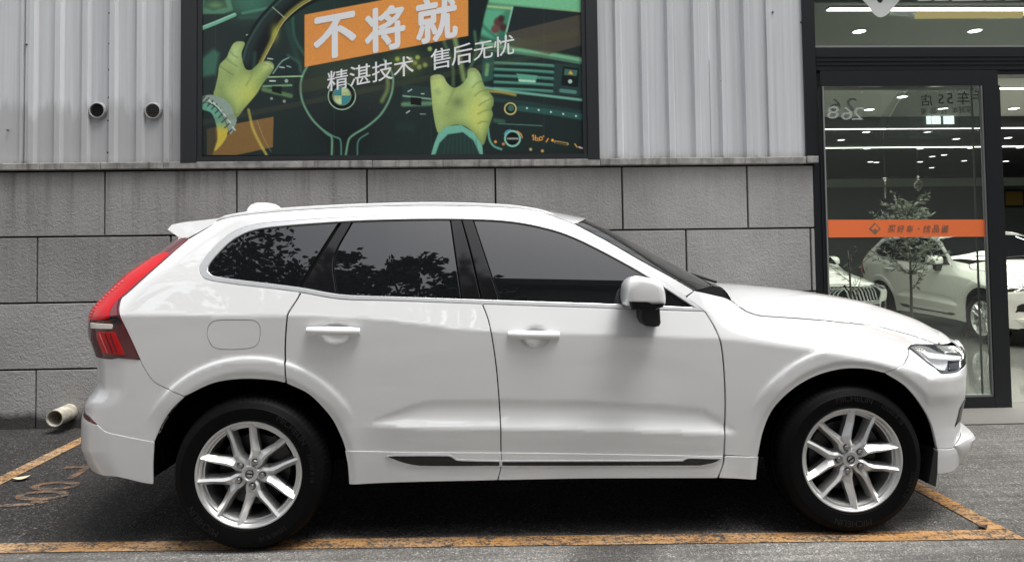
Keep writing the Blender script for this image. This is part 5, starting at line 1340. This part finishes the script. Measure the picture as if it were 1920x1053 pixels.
# frame: outer board, inner trim, bottom rail
def ppart(name, mb, m): o = mesh_obj(name, mb.v, mb.f, m, poster, origin=PO); return fix_normals(o)
zt_ = wz(700, -70, PYF); fx = lambda u, v=150: wx(u, v, WY - 0.04)
zb0, zb1 = wz(700, 303, WY - 0.04), wz(700, 290.5, WY - 0.04)
ppart('frame_side', MB().box(fx(339), fx(369), WY - 0.045, WY + 0.05, zb0, zt_), m_frame)
ppart('frame_trim', MB().box(fx(369.5), fx(378), WY - 0.036, WY + 0.05, zb1, zt_), m_frame)
ppart('frame_side', MB().box(fx(1100), fx(1122), WY - 0.045, WY + 0.05, zb0, zt_), m_frame)
ppart('frame_trim', MB().box(fx(1092), fx(1099.5), WY - 0.036, WY + 0.05, zb1, zt_), m_frame)
ppart('frame_bottom', MB().box(fx(369.5), fx(1099.5), WY - 0.042, WY + 0.05, zb0, zb1 - 0.001), m_frame)
ppart('backing_board', MB().box(fx(369.5), fx(1099.5), WY - 0.012, WY + 0.05, zb1, zt_), m_frame)
# =================================================================== glass shop front
def m_paneglass(name='shop_glass', tint=(0.82, 0.86, 0.835), refl=1.0):
    m = bpy.data.materials.new(name); m.use_nodes = True; n, l = m.node_tree.nodes, m.node_tree.links; n.clear()
    out = n.new('ShaderNodeOutputMaterial'); mx = n.new('ShaderNodeMixShader'); tr = n.new('ShaderNodeBsdfTransparent'); gl = n.new('ShaderNodeBsdfGlossy'); fr = n.new('ShaderNodeFresnel')
    tr.inputs[0].default_value = tuple(tint) + (1,); gl.inputs['Roughness'].default_value = 0.0; gl.inputs['Color'].default_value = (refl, refl, refl, 1); fr.inputs['IOR'].default_value = 1.45
    df = n.new('ShaderNodeBsdfDiffuse'); df.inputs[0].default_value = (0.55, 0.6, 0.56, 1); m2 = n.new('ShaderNodeMixShader'); m2.inputs[0].default_value = 0.035  # thin diffuse film paints a milky haze of reflection into the glass
    l.new(tr.outputs[0], m2.inputs[1]); l.new(df.outputs[0], m2.inputs[2])
    l.new(fr.outputs[0], mx.inputs[0]); l.new(m2.outputs[0], mx.inputs[1]); l.new(gl.outputs[0], mx.inputs[2]); l.new(mx.outputs[0], out.inputs[0])
    return m
m_pane = m_paneglass()
def m_film(name, col, a):
    m = bpy.data.materials.new(name); m.use_nodes = True; n, l = m.node_tree.nodes, m.node_tree.links
    b = n['Principled BSDF']; b.inputs['Base Color'].default_value = tuple(col) + (1,); b.inputs['Alpha'].default_value = a; b.inputs['Roughness'].default_value = 0.5
    return m
m_sf = mat('dark_aluminium', (0.014, 0.016, 0.018), 0.38, metal=0.2)
m_alu = mat('grey_gasket', (0.22, 0.225, 0.22), 0.45)
SFY = WY - 0.03
sx = lambda u, v: wx(u, v, SFY); sz = lambda u, v: wz(u, v, SFY)
X0, XJ = WALL_R + 0.0, sx(1547, 300)
XG1, XR0, XR1 = sx(1847, 300), sx(1849, 300), sx(1880, 300)
ZDT = sz(1700, 161); ZH1 = sz(1700, 131); ZH2 = sz(1700, 87); ZDB = sz(1850, 741); ZOP = sz(1900, 138)
XE = 9.2; ZC = 3.565
store = empty('shop_front', (X0, SFY, 0)); tag(store, 'dark framed shop front with tall glazing right of the block wall', 'shop front')
SO = np.array([X0, SFY, 0.0])
def spart(name, mb, m, par=None, origin=None):
    o = mesh_obj(name, mb.v, mb.f, m, par or store, origin=SO if origin is None else origin); return fix_normals(o)
spart('post', MB().box(X0 - 0.05, X0 + 0.055, SFY + 0.03, WY + 0.16, ZB + 0.001, ZC + 2.5), m_sf)
spart('post', MB().box(X0 + 0.002, XJ - 0.012, SFY + 0.028, WY + 0.16, 0.0, ZB), m_sf)
spart('header', MB().box(X0 + 0.057, XE, SFY + 0.03, WY + 0.14, ZH1 + 0.006, ZH2), m_sf)
for k in range(3): spart('header_rib', MB().box(X0 + 0.057, XE, SFY + 0.024, SFY + 0.03, ZH1 + 0.05 + k * 0.035, ZH1 + 0.062 + k * 0.035), m_sf)
spart('transom', MB().box(XJ - 0.010, XR1, SFY + 0.02, WY + 0.14, ZDT + 0.004, ZH1), m_sf)
spart('transom', MB().box(XR1 + 0.002, XE, SFY + 0.04, WY + 0.14, ZOP, ZH1), m_sf)
spart('window_bead', MB().box(X0 + 0.057, XE, SFY + 0.035, WY + 0.05, ZH2 + 0.001, ZH2 + 0.018), m_alu)
spart('post', MB().box(XE, XE + 0.15, SFY + 0.02, WY + 0.16, 0.0, ZC + 2.5), m_sf)
spart('upper_frame', MB().box(X0 + 0.057, XE, SFY + 0.03, WY + 0.14, ZC + 0.05, ZC + 0.25), m_sf)
spart('upper_panel', MB().box(X0 + 0.057, XE, SFY + 0.05, WY + 0.14, ZC + 0.251, ZC + 2.5), m_sf)
def pane(name, x0, x1, z0, z1, y, par, origin, m=None):
    return mesh_obj(name, [(x0, y, z0), (x1, y, z0), (x1, y, z1), (x0, y, z1), (x0, y + 0.01, z0), (x1, y + 0.01, z0), (x1, y + 0.01, z1), (x0, y + 0.01, z1)],
                    [(0, 1, 2, 3), (7, 6, 5, 4), (0, 4, 5, 1), (1, 5, 6, 2), (2, 6, 7, 3), (3, 7, 4, 0)], m or m_pane, par, origin=origin)
pane('upper_pane', X0 + 0.06, XE - 0.002, ZH2 + 0.02, ZC + 0.048, SFY + 0.055, store, SO)
# upper fascia lettering on the glass
m_decal_w = mat('white_decal', (0.62, 0.64, 0.62), 0.5); m_decal_y = m_film('gold_decal', (0.52, 0.44, 0.17), 0.92)
DY = SFY + 0.052
def flat(name, pts, m, par, origin, Y, th=0.0015):
    P = [at(u, v, Y) for u, v in pts]; mb = MB().prism([(p[0], p[2]) for p in P], 'y', Y, Y + th)
    o = mesh_obj(name, mb.v, mb.f, m, par, origin=origin); return fix_normals(o)
flat('chevron_mark', [(1597, -20), (1628, 11), (1634, 21), (1640, 28), (1646, 32), (1652, 33), (1658, 31), (1666, 25), (1672, 18), (1705, -20), (1668, -14), (1652, 6), (1648, 6), (1628, -20)], m_decal_w, store, SO, DY)
for a, b in ((1722, 1748), (1753, 1780), (1786, 1845), (1851, 1880), (1886, 1915)):
    flat('fascia_letter', [(a, -30), (b, -30), (b - 1, 1.5 if b < 1850 else 0.5), (a - 1, 2.5 if b < 1850 else 1.5)], m_decal_w, store, SO, DY)
flat('gold_bar', [(1719, 23), (1919, 22), (1917, 34), (1716, 35.5)], m_decal_y, store, SO, DY)

# glazed door leaf beside the post
door = empty('glass_door', (XJ, SFY, 0)); tag(door, 'dark framed glass door leaf with an orange band across it', 'door')
DO = np.array([XJ, SFY, 0.0])
def dpart(name, mb, m): o = mesh_obj(name, mb.v, mb.f, m, door, origin=DO); return fix_normals(o)
dpart('stile', MB().box(XR0, XR1, SFY, SFY + 0.06, -0.01, ZDT + 0.002), m_sf)
dpart('stile', MB().box(XJ - 0.03, XJ, SFY + 0.02, SFY + 0.06, -0.01, ZDT + 0.002), m_sf)
dpart('bottom_rail', MB().box(XJ + 0.001, XR0 - 0.001, SFY + 0.001, SFY + 0.06, -0.01, ZDB - 0.012), m_sf)
dpart('bottom_bead', MB().box(XJ + 0.001, XR0 - 0.001, SFY + 0.012, SFY + 0.03, ZDB - 0.011, ZDB + 0.006), m_alu)
dpart('side_bead', MB().box(XR0 - 0.014, XR0 - 0.001, SFY + 0.010, SFY + 0.03, ZDB + 0.007, ZDT), m_alu)
dpart('side_bead', MB().box(XR0 - 0.075, XR0 - 0.062, SFY + 0.05, SFY + 0.06, ZDB + 0.007, ZDT), m_alu)
dpart('side_bead', MB().box(XJ + 0.001, XJ + 0.012, SFY + 0.010, SFY + 0.03, ZDB + 0.007, ZDT), m_alu)
pane('door_pane', XJ + 0.013, XR0 - 0.016, ZDB + 0.007, ZDT, SFY + 0.028, door, DO)
GY = SFY + 0.026
m_orange = mat('orange_band', srgb(236, 118, 66), 0.45)
m_obronze = mat('bronze_ink', (0.20, 0.135, 0.09), 0.5)
flat('orange_band', [(1552.5, 412), (1852.5, 411.5), (1853.5, 443.5), (1553.5, 445)], m_orange, door, DO, GY - 0.002, 0.0018)
BYY = GY - 0.003
flat('band_emblem', [(1640, 417), (1651.5, 428.5), (1641, 440), (1629, 429)], m_obronze, door, DO, BYY, 0.0008)
flat('emblem_mark', [(1641, 420.5), (1648.5, 428.5), (1644.5, 432.5), (1640.5, 428), (1636.5, 432), (1633.5, 429)], m_orange, door, DO, BYY - 0.0008, 0.0006)
for s, u in (('买', 1672), ('好', 1689), ('车', 1706), ('·', 1722.5), ('找', 1738), ('品', 1755), ('鉴', 1772)):
    plane_text('band_character', s, (u, 428.5), 3.0 if s == '·' else 13.5, m_obronze, door, BYY, DO, shear=0.18, bold=0.006, off=0.0006)
m_ghost = m_film('ghost_film', (0.55, 0.58, 0.55), 0.16); m_ghostd = m_film('dark_film', (0.05, 0.055, 0.05), 0.45); m_swoosh = m_film('frost_film', (0.46, 0.48, 0.46), 0.34)
flat('frosted_swoosh', [(1655, 262), (1659, 245), (1668, 222), (1683, 195), (1704, 168), (1845, 166), (1846, 245), (1810, 253), (1760, 259), (1700, 263)], m_swoosh, door, DO, GY + 0.016, 0.0006)
flat('swoosh_edge', [(1640, 258), (1646, 232), (1660, 205), (1688, 168), (1701, 168), (1680, 195), (1665, 222), (1655, 246), (1652, 260)], m_ghost, door, DO, GY + 0.016, 0.0006)
for s, u, v, h in (('2', 1609, 213, 24), ('6', 1588, 213, 24), ('8', 1562, 211, 24)): plane_text('glass_digit', s, (u, v), h, m_ghost, door, GY, DO, bold=0.008, mirror=True, wide=1.5, shear=-0.15)
for s, u, v, h in (('2', 1595, 196, 24), ('6', 1566, 197, 24)): plane_text('glass_digit', s, (u, v), h, m_ghost, door, GY + 0.018, DO, bold=0.008, mirror=True, wide=1.5, shear=-0.15)
for s, u, v, h in (('店', 1737, 188, 22), ('S', 1764, 186, 18), ('5', 1781, 185, 20), ('车', 1806, 184, 24), ('手', 1835, 182, 24), ('鉴', 1732, 209, 12), ('品', 1750, 208, 11), ('找', 1769, 208, 12), ('车', 1790, 207, 12), ('好', 1803, 206, 12), ('买', 1815, 206, 12)):
    plane_text('glass_character', s, (u, v), h, m_ghostd, door, GY + 0.018, DO, bold=0.006, mirror=True)

# =================================================================== showroom behind the glass
def m_floor_():
    m = mat('showroom_floor', (0.20, 0.205, 0.19), 0.12, coat=0.3); t = NT(m); w = t.wcoords()
    t.color(t.mix(t.ramp(t.noise(w, 0.8, 4), [(0.3, 0.0), (0.7, 1.0)]), (0.17, 0.175, 0.16), (0.24, 0.245, 0.225))); return m
m_ceil = mat('ceiling_paint', (0.42, 0.44, 0.40), 0.7); m_dark = mat('black_ceiling', (0.030, 0.033, 0.038), 0.6); m_iwall = mat('dark_showroom_wall', (0.085, 0.095, 0.093), 0.6); m_band = mat('pale_fascia', (0.50, 0.54, 0.48), 0.6)
IX0, IX1, IY0, IYB, IY1 = X0 + 0.01, 18.0, WY + 0.15, 7.9, 15.4
ZR = wz(1700, 239, IYB)
def room(name, b, m): o = MB().box(*b).build(name, m); fix_normals(o); return tag(o, kind='structure')
room('showroom_floor', (IX0, IX1, IY0, IY1, -0.2, 0.012), m_floor_())
room('showroom_ceiling', (IX0, IX1, IY0, IYB, ZC, ZC + 0.1), m_ceil)
room('showroom_bulkhead', (IX0, IX1, IYB + 0.001, IYB + 0.1, ZR, ZC + 0.1), m_dark)
room('showroom_rear_ceiling', (IX0, IX1, IYB + 0.102, IY1, ZR, ZR + 0.1), m_dark)
room('showroom_back_wall', (IX0, IX1, IY1, IY1 + 0.1, -0.2, 3.4), m_iwall)
room('showroom_side_wall', (IX0 - 0.12, IX0, WY + 0.31, IY1, -0.2, ZC + 0.1), m_iwall)
room('showroom_end_wall', (IX1, IX1 + 0.1, IY0, IY1, -0.2, ZC + 0.1), m_iwall)
room('showroom_fascia_band', (IX0, IX1, IY1 - 0.06, IY1 - 0.001, wz(1700, 350, IY1), wz(1700, 335, IY1)), m_band)
room('door_step', (X0, XE, 1.98, WY + 0.15, -0.05, 0.010), mat('worn_concrete', (0.13, 0.125, 0.115), 0.85))
m_led = mat('led_white', (0.9, 0.9, 0.85), 0.5, emit=(1.0, 1.0, 0.90), emit_s=3.0)
m_lamp = mat('downlight_white', (0.9, 0.9, 0.9), 0.5, emit=(1.0, 0.99, 0.93), emit_s=6.0)
m_lampfar = mat('downlight_far', (0.9, 0.9, 0.9), 0.5, emit=(1.0, 1.0, 0.95), emit_s=3.0)
m_trim = mat('lamp_trim', (0.7, 0.7, 0.7), 0.4)
def strip(v, zc, lab, w_=0.07, power=0, xr=None):
    p = gnd(1700, v, zc); y = p[1]; x0, x1 = xr or (IX0 + 0.3, IX1 - 0.3)
    e = empty('led_strip', ((x0 + x1) / 2, y, zc)); tag(e, lab, 'ceiling light', 'linear ceiling lights of the showroom'); O = np.array(e.location)
    mb = MB().box(x0, x1, y - w_ / 2 - 0.01, y + w_ / 2 + 0.01, zc - 0.012, zc - 0.001); o = mesh_obj('housing', mb.v, mb.f, m_trim, e, origin=O)
    mb = MB().box(x0 + 0.01, x1 - 0.01, y - w_ / 2, y + w_ / 2, zc - 0.020, zc - 0.0125); o = mesh_obj('diffuser', mb.v, mb.f, m_led, e, origin=O)
    if power:
        ld = bpy.data.lights.new('strip_light', 'AREA'); ld.shape = 'RECTANGLE'; ld.size = min(x1 - x0, 9.0); ld.size_y = 0.10; ld.energy = power; ld.color = (1.0, 0.99, 0.90)
        lo = bpy.data.objects.new('strip_light', ld); COL.objects.link(lo); lo.parent = e; lo.location = (min(x1, x0 + 9.5) - 4.5 - (x0 + x1) / 2, 0, -0.05)
strip(15, ZC, 'long white linear light seen through the upper glazing', 0.06, 120)
strip(165, ZC, 'long white linear light at the top of the glass door', 0.06, 140)
strip(240, ZR, 'thin linear light on the black rear ceiling, nearer one', 0.035, 25)
strip(275, ZR, 'thin linear light on the black rear ceiling, farther one', 0.035, 25)
def downlight(u, v, zc, lab, r=0.085, m=None):
    p = gnd(u, v, zc); e = empty('downlight', (p[0], p[1], zc)); tag(e, lab, 'ceiling light', 'round ceiling downlights of the showroom')
    O = np.array([p[0], p[1], zc])
    mb = MB().lathe([(r + 0.015, 0.0), (r + 0.015, -0.008), (r, -0.010), (r, -0.002)], O, axis='z', n=20); mesh_obj('trim_ring', mb.v, mb.f, m_trim, e, origin=O)
    mb = MB().lathe([(r, -0.006), (0.0, -0.006)], O, axis='z', n=20); mesh_obj('lens', mb.v, mb.f, m or m_lamp, e, origin=O)
for u, v, lab in ((1611, 58, 'round downlight behind the upper glazing, under the white chevron'), (1828, 57, 'round downlight behind the upper glazing, below the gold bar'),
                  (1630, 205, 'round downlight behind the door near the mirrored digits'), (1768, 203, 'round downlight behind the mirrored lettering on the door'), (1692, 181, 'small round downlight on the swoosh edge of the door glass'), (1901, 203, 'round downlight seen through the open doorway')):
    downlight(u, v, ZC, lab, 0.07 if v > 150 else 0.06)
FAR = ((1624, 247), (1577, 262), (1739, 247), (1625, 278), (1725, 278), (1820, 277), (1748, 293), (1632, 303), (1725, 303), (1808, 301), (1747, 314), (1643, 304), (1793, 260), (1770, 290), (1890, 258), (1912, 276), (1886, 302))
for u, v in FAR:
    row = 0 if v < 265 else (1 if v < 297 else 2); mates = sorted(q[0] for q in FAR if (0 if q[1] < 265 else (1 if q[1] < 297 else 2)) == row)
    downlight(u, v, ZR - 0.002, 'small far downlight on the black rear ceiling, ' + ('first', 'second', 'third', 'fourth', 'fifth', 'sixth', 'seventh')[mates.index(u)] + ' from the left in its ' + ('upper', 'middle', 'lower')[row] + ' row', 0.06, m_lampfar)
# added glowing panels at the bulkhead stand in for bright reflections of outside
m_reflglow = mat('reflection_glow', (0.8, 0.85, 0.82), 0.5, emit=(0.85, 0.95, 0.92), emit_s=1.6)
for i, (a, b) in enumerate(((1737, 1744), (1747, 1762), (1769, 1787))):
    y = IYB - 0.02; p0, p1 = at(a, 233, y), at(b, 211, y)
    o = mesh_obj('reflection_glow', MB().box(p0[0], p1[0], y - 0.02, y, p0[2], p1[2]).v, MB().box(0, 1, 0, 1, 0, 1).f, m_reflglow); tag(o, ['narrow', 'middle', 'wide right'][i] + ' glowing stand-in for an outside reflection, high at the back of the showroom', 'reflection', 'glowing stand-ins for reflections on the bulkhead')
pq = empty('gold_plaque', at(1900, 372, IY1 - 0.08)); O = np.array(pq.location); tag(pq, 'gold plaque in a dark frame on the far showroom wall', 'plaque')
mb = MB().box(O[0] - 0.30, O[0] + 0.30, O[1] - 0.02, O[1] + 0.05, O[2] - 0.25, O[2] + 0.25); mesh_obj('plaque_frame', mb.v, mb.f, m_sf, pq, origin=O)
mb = MB().box(O[0] - 0.24, O[0] + 0.24, O[1] - 0.035, O[1] - 0.021, O[2] - 0.19, O[2] + 0.19); mesh_obj('plaque_face', mb.v, mb.f, mat('gold_face', (0.30, 0.20, 0.05), 0.4, metal=0.5), pq, origin=O)
# paper streamers hanging from the ceiling
m_str = mat('paper_streamer', (0.42, 0.45, 0.40), 0.7)
for (u, v0, v1), lab in (((1659, 333, 372), 'crinkled paper streamer hanging behind the glass door, left one'), ((1721, 328, 358), 'pointed paper streamer hanging behind the glass door, right one')):
    y = 3.4; a, b = at(u, v0, y), at(u + 1, v1, y); V = []; n = 16
    for i in range(n + 1):
        t = i / n; wd = 0.022 * (1.2 - t) if u < 1700 else 0.05 * math.sin(math.pi * min(t * 0.9 + 0.05, 1)); an = 3.0 * t + (i % 2) * 0.5
        c = a + (b - a) * t
        V += [(c[0] - wd * math.cos(an), c[1] - wd * math.sin(an), c[2]), (c[0] + wd * math.cos(an), c[1] + wd * math.sin(an), c[2])]
    b0 = len(V); V += [(a[0] - 0.0003, y, a[2]), (a[0] + 0.0003, y, a[2]), (a[0] + 0.0003, y, ZC), (a[0] - 0.0003, y, ZC)]
    o = mesh_obj('paper_streamer', V, [(2 * i, 2 * i + 1, 2 * i + 3, 2 * i + 2) for i in range(n)] + [(b0, b0 + 1, b0 + 2, b0 + 3)], m_str, origin=a); tag(o, lab, 'streamer', 'paper streamers behind the door')
# =================================================================== cars inside the showroom (same body, cream paint)
m_cream = mat('cream_car_paint', (0.72, 0.72, 0.67), 0.30, coat=1.0)
def showroom_car(loc, rz, label):
    c = copy_tree(car); c.location = loc; c.rotation_euler = (0, 0, rz); c.name = 'showroom_suv'
    tag(c, label, 'car', 'cars inside the showroom')
    stack = list(c.children)
    while stack:
        o = stack.pop(); stack += list(o.children)
        if o.type == 'MESH' and len(o.data.materials) and o.data.materials[0] == m_paint:
            o.material_slots[0].link = 'OBJECT'; o.material_slots[0].material = m_cream
    return c
def place_by_wheel(px, py, Y, rz, fx_=1.4325, side=-1):
    """put the near front wheel centre of a copy at the seen point"""
    w = at(px, py, Y); lx, ly = fx_, side * YC
    return (w[0] - (lx * math.cos(rz) - ly * math.sin(rz)), w[1] - (lx * math.sin(rz) + ly * math.cos(rz)), 0.012)
# =================================================================== potted olive tree behind the door
def olive(base, h, label, seed, spread=0.42, nb=30, crown0=0.35, nleaf=7):
    r = random.Random(seed); t_ = empty('olive_tree', base); tag(t_, label, 'plant', 'potted plants behind the door'); O = np.array(base, float)
    bx, by, bz = base
    mb = MB().lathe([(0.0, 0.0), (0.15, 0.0), (0.20, 0.34), (0.21, 0.36), (0.185, 0.36), (0.175, 0.30), (0.0, 0.30)], base, axis='z', n=28); o = mesh_obj('pot', mb.v, mb.f, mat('dark_pot', (0.03, 0.03, 0.03), 0.4), t_, origin=O); auto_smooth(o)
    trunk = MB(); pts = [(bx + 0.02 * math.sin(3 * k / 10), by, bz + 0.28 + (h - 0.35) * k / 10) for k in range(11)]
    trunk.tube(pts, [0.020 - 0.0014 * k for k in range(11)], 7)
    L = MB(); nl = 0
    for k in range(nb):
        f = crown0 + (1 - crown0) * (k + 0.5) / nb; p = Vector(pts[min(int(f * 10), 10)]); a = k * 2.4 + r.uniform(-0.4, 0.4)
        ln = spread * (0.55 + 0.6 * math.sin(math.pi * min(1, (f - crown0) / (1 - crown0) * 0.8 + 0.25))) * r.uniform(0.75, 1.2)
        d = Vector((math.cos(a), math.sin(a), 0.55 + 0.4 * r.random())).normalized(); br = [p]
        for s in range(6): d = (d + Vector((r.uniform(-.2, .2), r.uniform(-.2, .2), r.uniform(-0.1, .16)))).normalized(); br.append(br[-1] + d * ln / 6)
        trunk.tube(br, [0.006, 0.005, 0.004, 0.003, 0.0025, 0.002, 0.0012], 4, False)
        for s in range(1, 7):
            for q in range(nleaf):
                c = br[s - 1].lerp(br[s], r.random()); dd = (d * 0.6 + Vector((r.gauss(0, 1), r.gauss(0, 1), r.gauss(0.2, 0.8))).normalized()).normalized(); le = r.uniform(0.045, 0.085); sd = dd.orthogonal().normalized() * le * 0.14
                b = len(L.v); m_ = c + dd * le * 0.5
                L.v += [tuple(c), tuple(m_ + sd), tuple(c + dd * le), tuple(m_ - sd)]; L.f.append((b, b + 1, b + 2, b + 3))
    o = mesh_obj('trunk', trunk.v, trunk.f, mat('olive_bark', (0.12, 0.11, 0.09), 0.8), t_, smooth=True, origin=O)
    ml = mat('olive_leaf', (0.13, 0.155, 0.105), 0.5)
    o = mesh_obj('crown', L.v, L.f, ml, t_, origin=O); tag(o, kind='stuff')
    return t_
p = at(1706, 560, 4.0)
olive((p[0], 4.0, 0.012), 1.95, 'potted olive tree with a slim trunk behind the glass door', 5, 0.43, 38, 0.48)
p = at(1592, 560, 3.6)
olive((p[0], 3.6, 0.012), 1.42, 'sparse young potted shrub with bare twigs behind the glass door', 9, 0.30, 8, 0.40, 1)

# =================================================================== across the street, seen in the car's windows, plus an added wall
def street_tree(loc, h, cr, label, seed, n=2600):
    r = random.Random(seed); t_ = empty('street_tree', loc); tag(t_, label, 'tree', 'trees across the street'); O = np.array(loc, float)
    mb = MB(); b = Vector(loc); top = h * 0.42
    mb.tube([b, b + Vector((0.1, 0, top * 0.5)), b + Vector((0.0, 0.1, top))], [0.20, 0.16, 0.13], 8)
    ends = []
    for k in range(8):
        a = k * 0.785 + r.uniform(-.3, .3); e = b + Vector((math.cos(a) * cr * 0.6, math.sin(a) * cr * 0.6, top + (h - top) * r.uniform(0.35, 0.9)))
        mid = (b + Vector((0, 0.1, top))).lerp(e, 0.5) + Vector((0, 0, 0.3)); mb.tube([b + Vector((0, 0.1, top)), mid, e], [0.09, 0.06, 0.02], 5, False); ends.append(e); ends.append(mid)
    o = mesh_obj('trunk', mb.v, mb.f, mat('street_bark', (0.06, 0.05, 0.04), 0.9), t_, smooth=True, origin=O)
    cl = []
    for k in range(46):
        a = r.uniform(0, 6.283); el = r.uniform(-0.3, 1.0); rr = cr * r.uniform(0.45, 1.0)
        cl.append((b + Vector((math.cos(a) * rr * math.sqrt(1 - max(el, 0) ** 2 * 0.8), math.sin(a) * rr * math.sqrt(1 - max(el, 0) ** 2 * 0.8), top + (h - top) * (0.45 + 0.5 * el))), r.uniform(0.45, 0.95) * cr * 0.34))
    L = MB()
    for k in range(n):
        c, s = cl[k % len(cl)]; v = Vector((r.gauss(0, 1), r.gauss(0, 1), r.gauss(0, 1))).normalized() * s * r.random() ** 0.45
        c2 = c + v; d = Vector((r.gauss(0, 1), r.gauss(0, 1), r.gauss(-0.4, 0.6))).normalized(); le = r.uniform(0.16, 0.30); sd = d.orthogonal().normalized() * le * 0.33
        b0 = len(L.v); m_ = c2 + d * le * 0.45; L.v += [tuple(c2), tuple(m_ + sd), tuple(c2 + d * le), tuple(m_ - sd)]; L.f.append((b0, b0 + 1, b0 + 2, b0 + 3))
    o = mesh_obj('crown', L.v, L.f, mat('street_leaf', (0.035, 0.055, 0.022), 0.6), t_, origin=O); tag(o, kind='stuff')
    return t_
rzB = math.radians(-93)
showroom_car(place_by_wheel(1841, 596, 6.4, rzB), rzB, 'cream white SUV in the showroom behind the olive tree, its dark wheel in view')
rzA = math.radians(-86)
_f = at(1574, 530, 6.5); _d = np.array([math.cos(rzA), math.sin(rzA)]) * 2.25
showroom_car((_f[0] - _d[0], 6.5 - _d[1], 0.012), rzA, 'cream white SUV in the showroom facing out, chrome grille near the door post')
for (x, y, h, cr), lab, sd in (((-6.2, -8.6, 13.8, 3.2), 'very tall leafy tree across the street, reflected at the top of the rear quarter window', 1), ((-3.0, -9.2, 10.0, 2.1), 'leafy tree across the street, reflected low in the rear quarter window', 2), ((-0.9, -9.0, 11.2, 2.0), 'rounded leafy tree across the street, reflected left in the rear door window', 3), ((0.9, -9.2, 11.0, 1.8), 'leafy tree across the street, reflected right in the rear door window', 4)):
    street_tree((x, y, 0), h, cr, lab, sd)
ob = empty('opposite_building', (16, -14, 0)); tag(ob, 'long dark flat roofed building across the street, reflected in the front window', 'building')
OB = np.array([16.0, -14.0, 0.0])
def opart(name, b, m): mb = MB().box(*b); o = mesh_obj(name, mb.v, mb.f, m, ob, origin=OB); return fix_normals(o)
opart('wall', (1.9, 34, -20, -10, 0, 10.2), mat('far_wall', (0.10, 0.095, 0.09), 0.8))
opart('roof', (1.6, 34.3, -20.3, -9.6, 10.202, 10.6), mat('far_roof', (0.03, 0.03, 0.032), 0.7))
for k in range(8):
    opart('window', (3.2 + k * 3.6, 5.4 + k * 3.6, -10.0, -9.96, 4.2, 6.6), m_gblack)
lb = empty('sky_blocker_wall', (-14, -12, 0)); tag(lb, 'added unseen dark wall across the street behind the trees, blocking low sky', 'wall')  # added out of view to hold back light from the low sky
mb = MB().box(-32, 1.5, -12.2, -12.0, 0, 5.2); mesh_obj('wall_face', mb.v, mb.f, mat('far_wall', (0.1, 0.1, 0.1)), lb, origin=np.array([-14.0, -12.0, 0.0]))
mb = MB().box(-32.1, 1.6, -12.3, -11.9, 5.202, 5.35); mesh_obj('wall_cap', mb.v, mb.f, mat('far_roof', (0.03, 0.03, 0.032)), lb, origin=np.array([-14.0, -12.0, 0.0]))
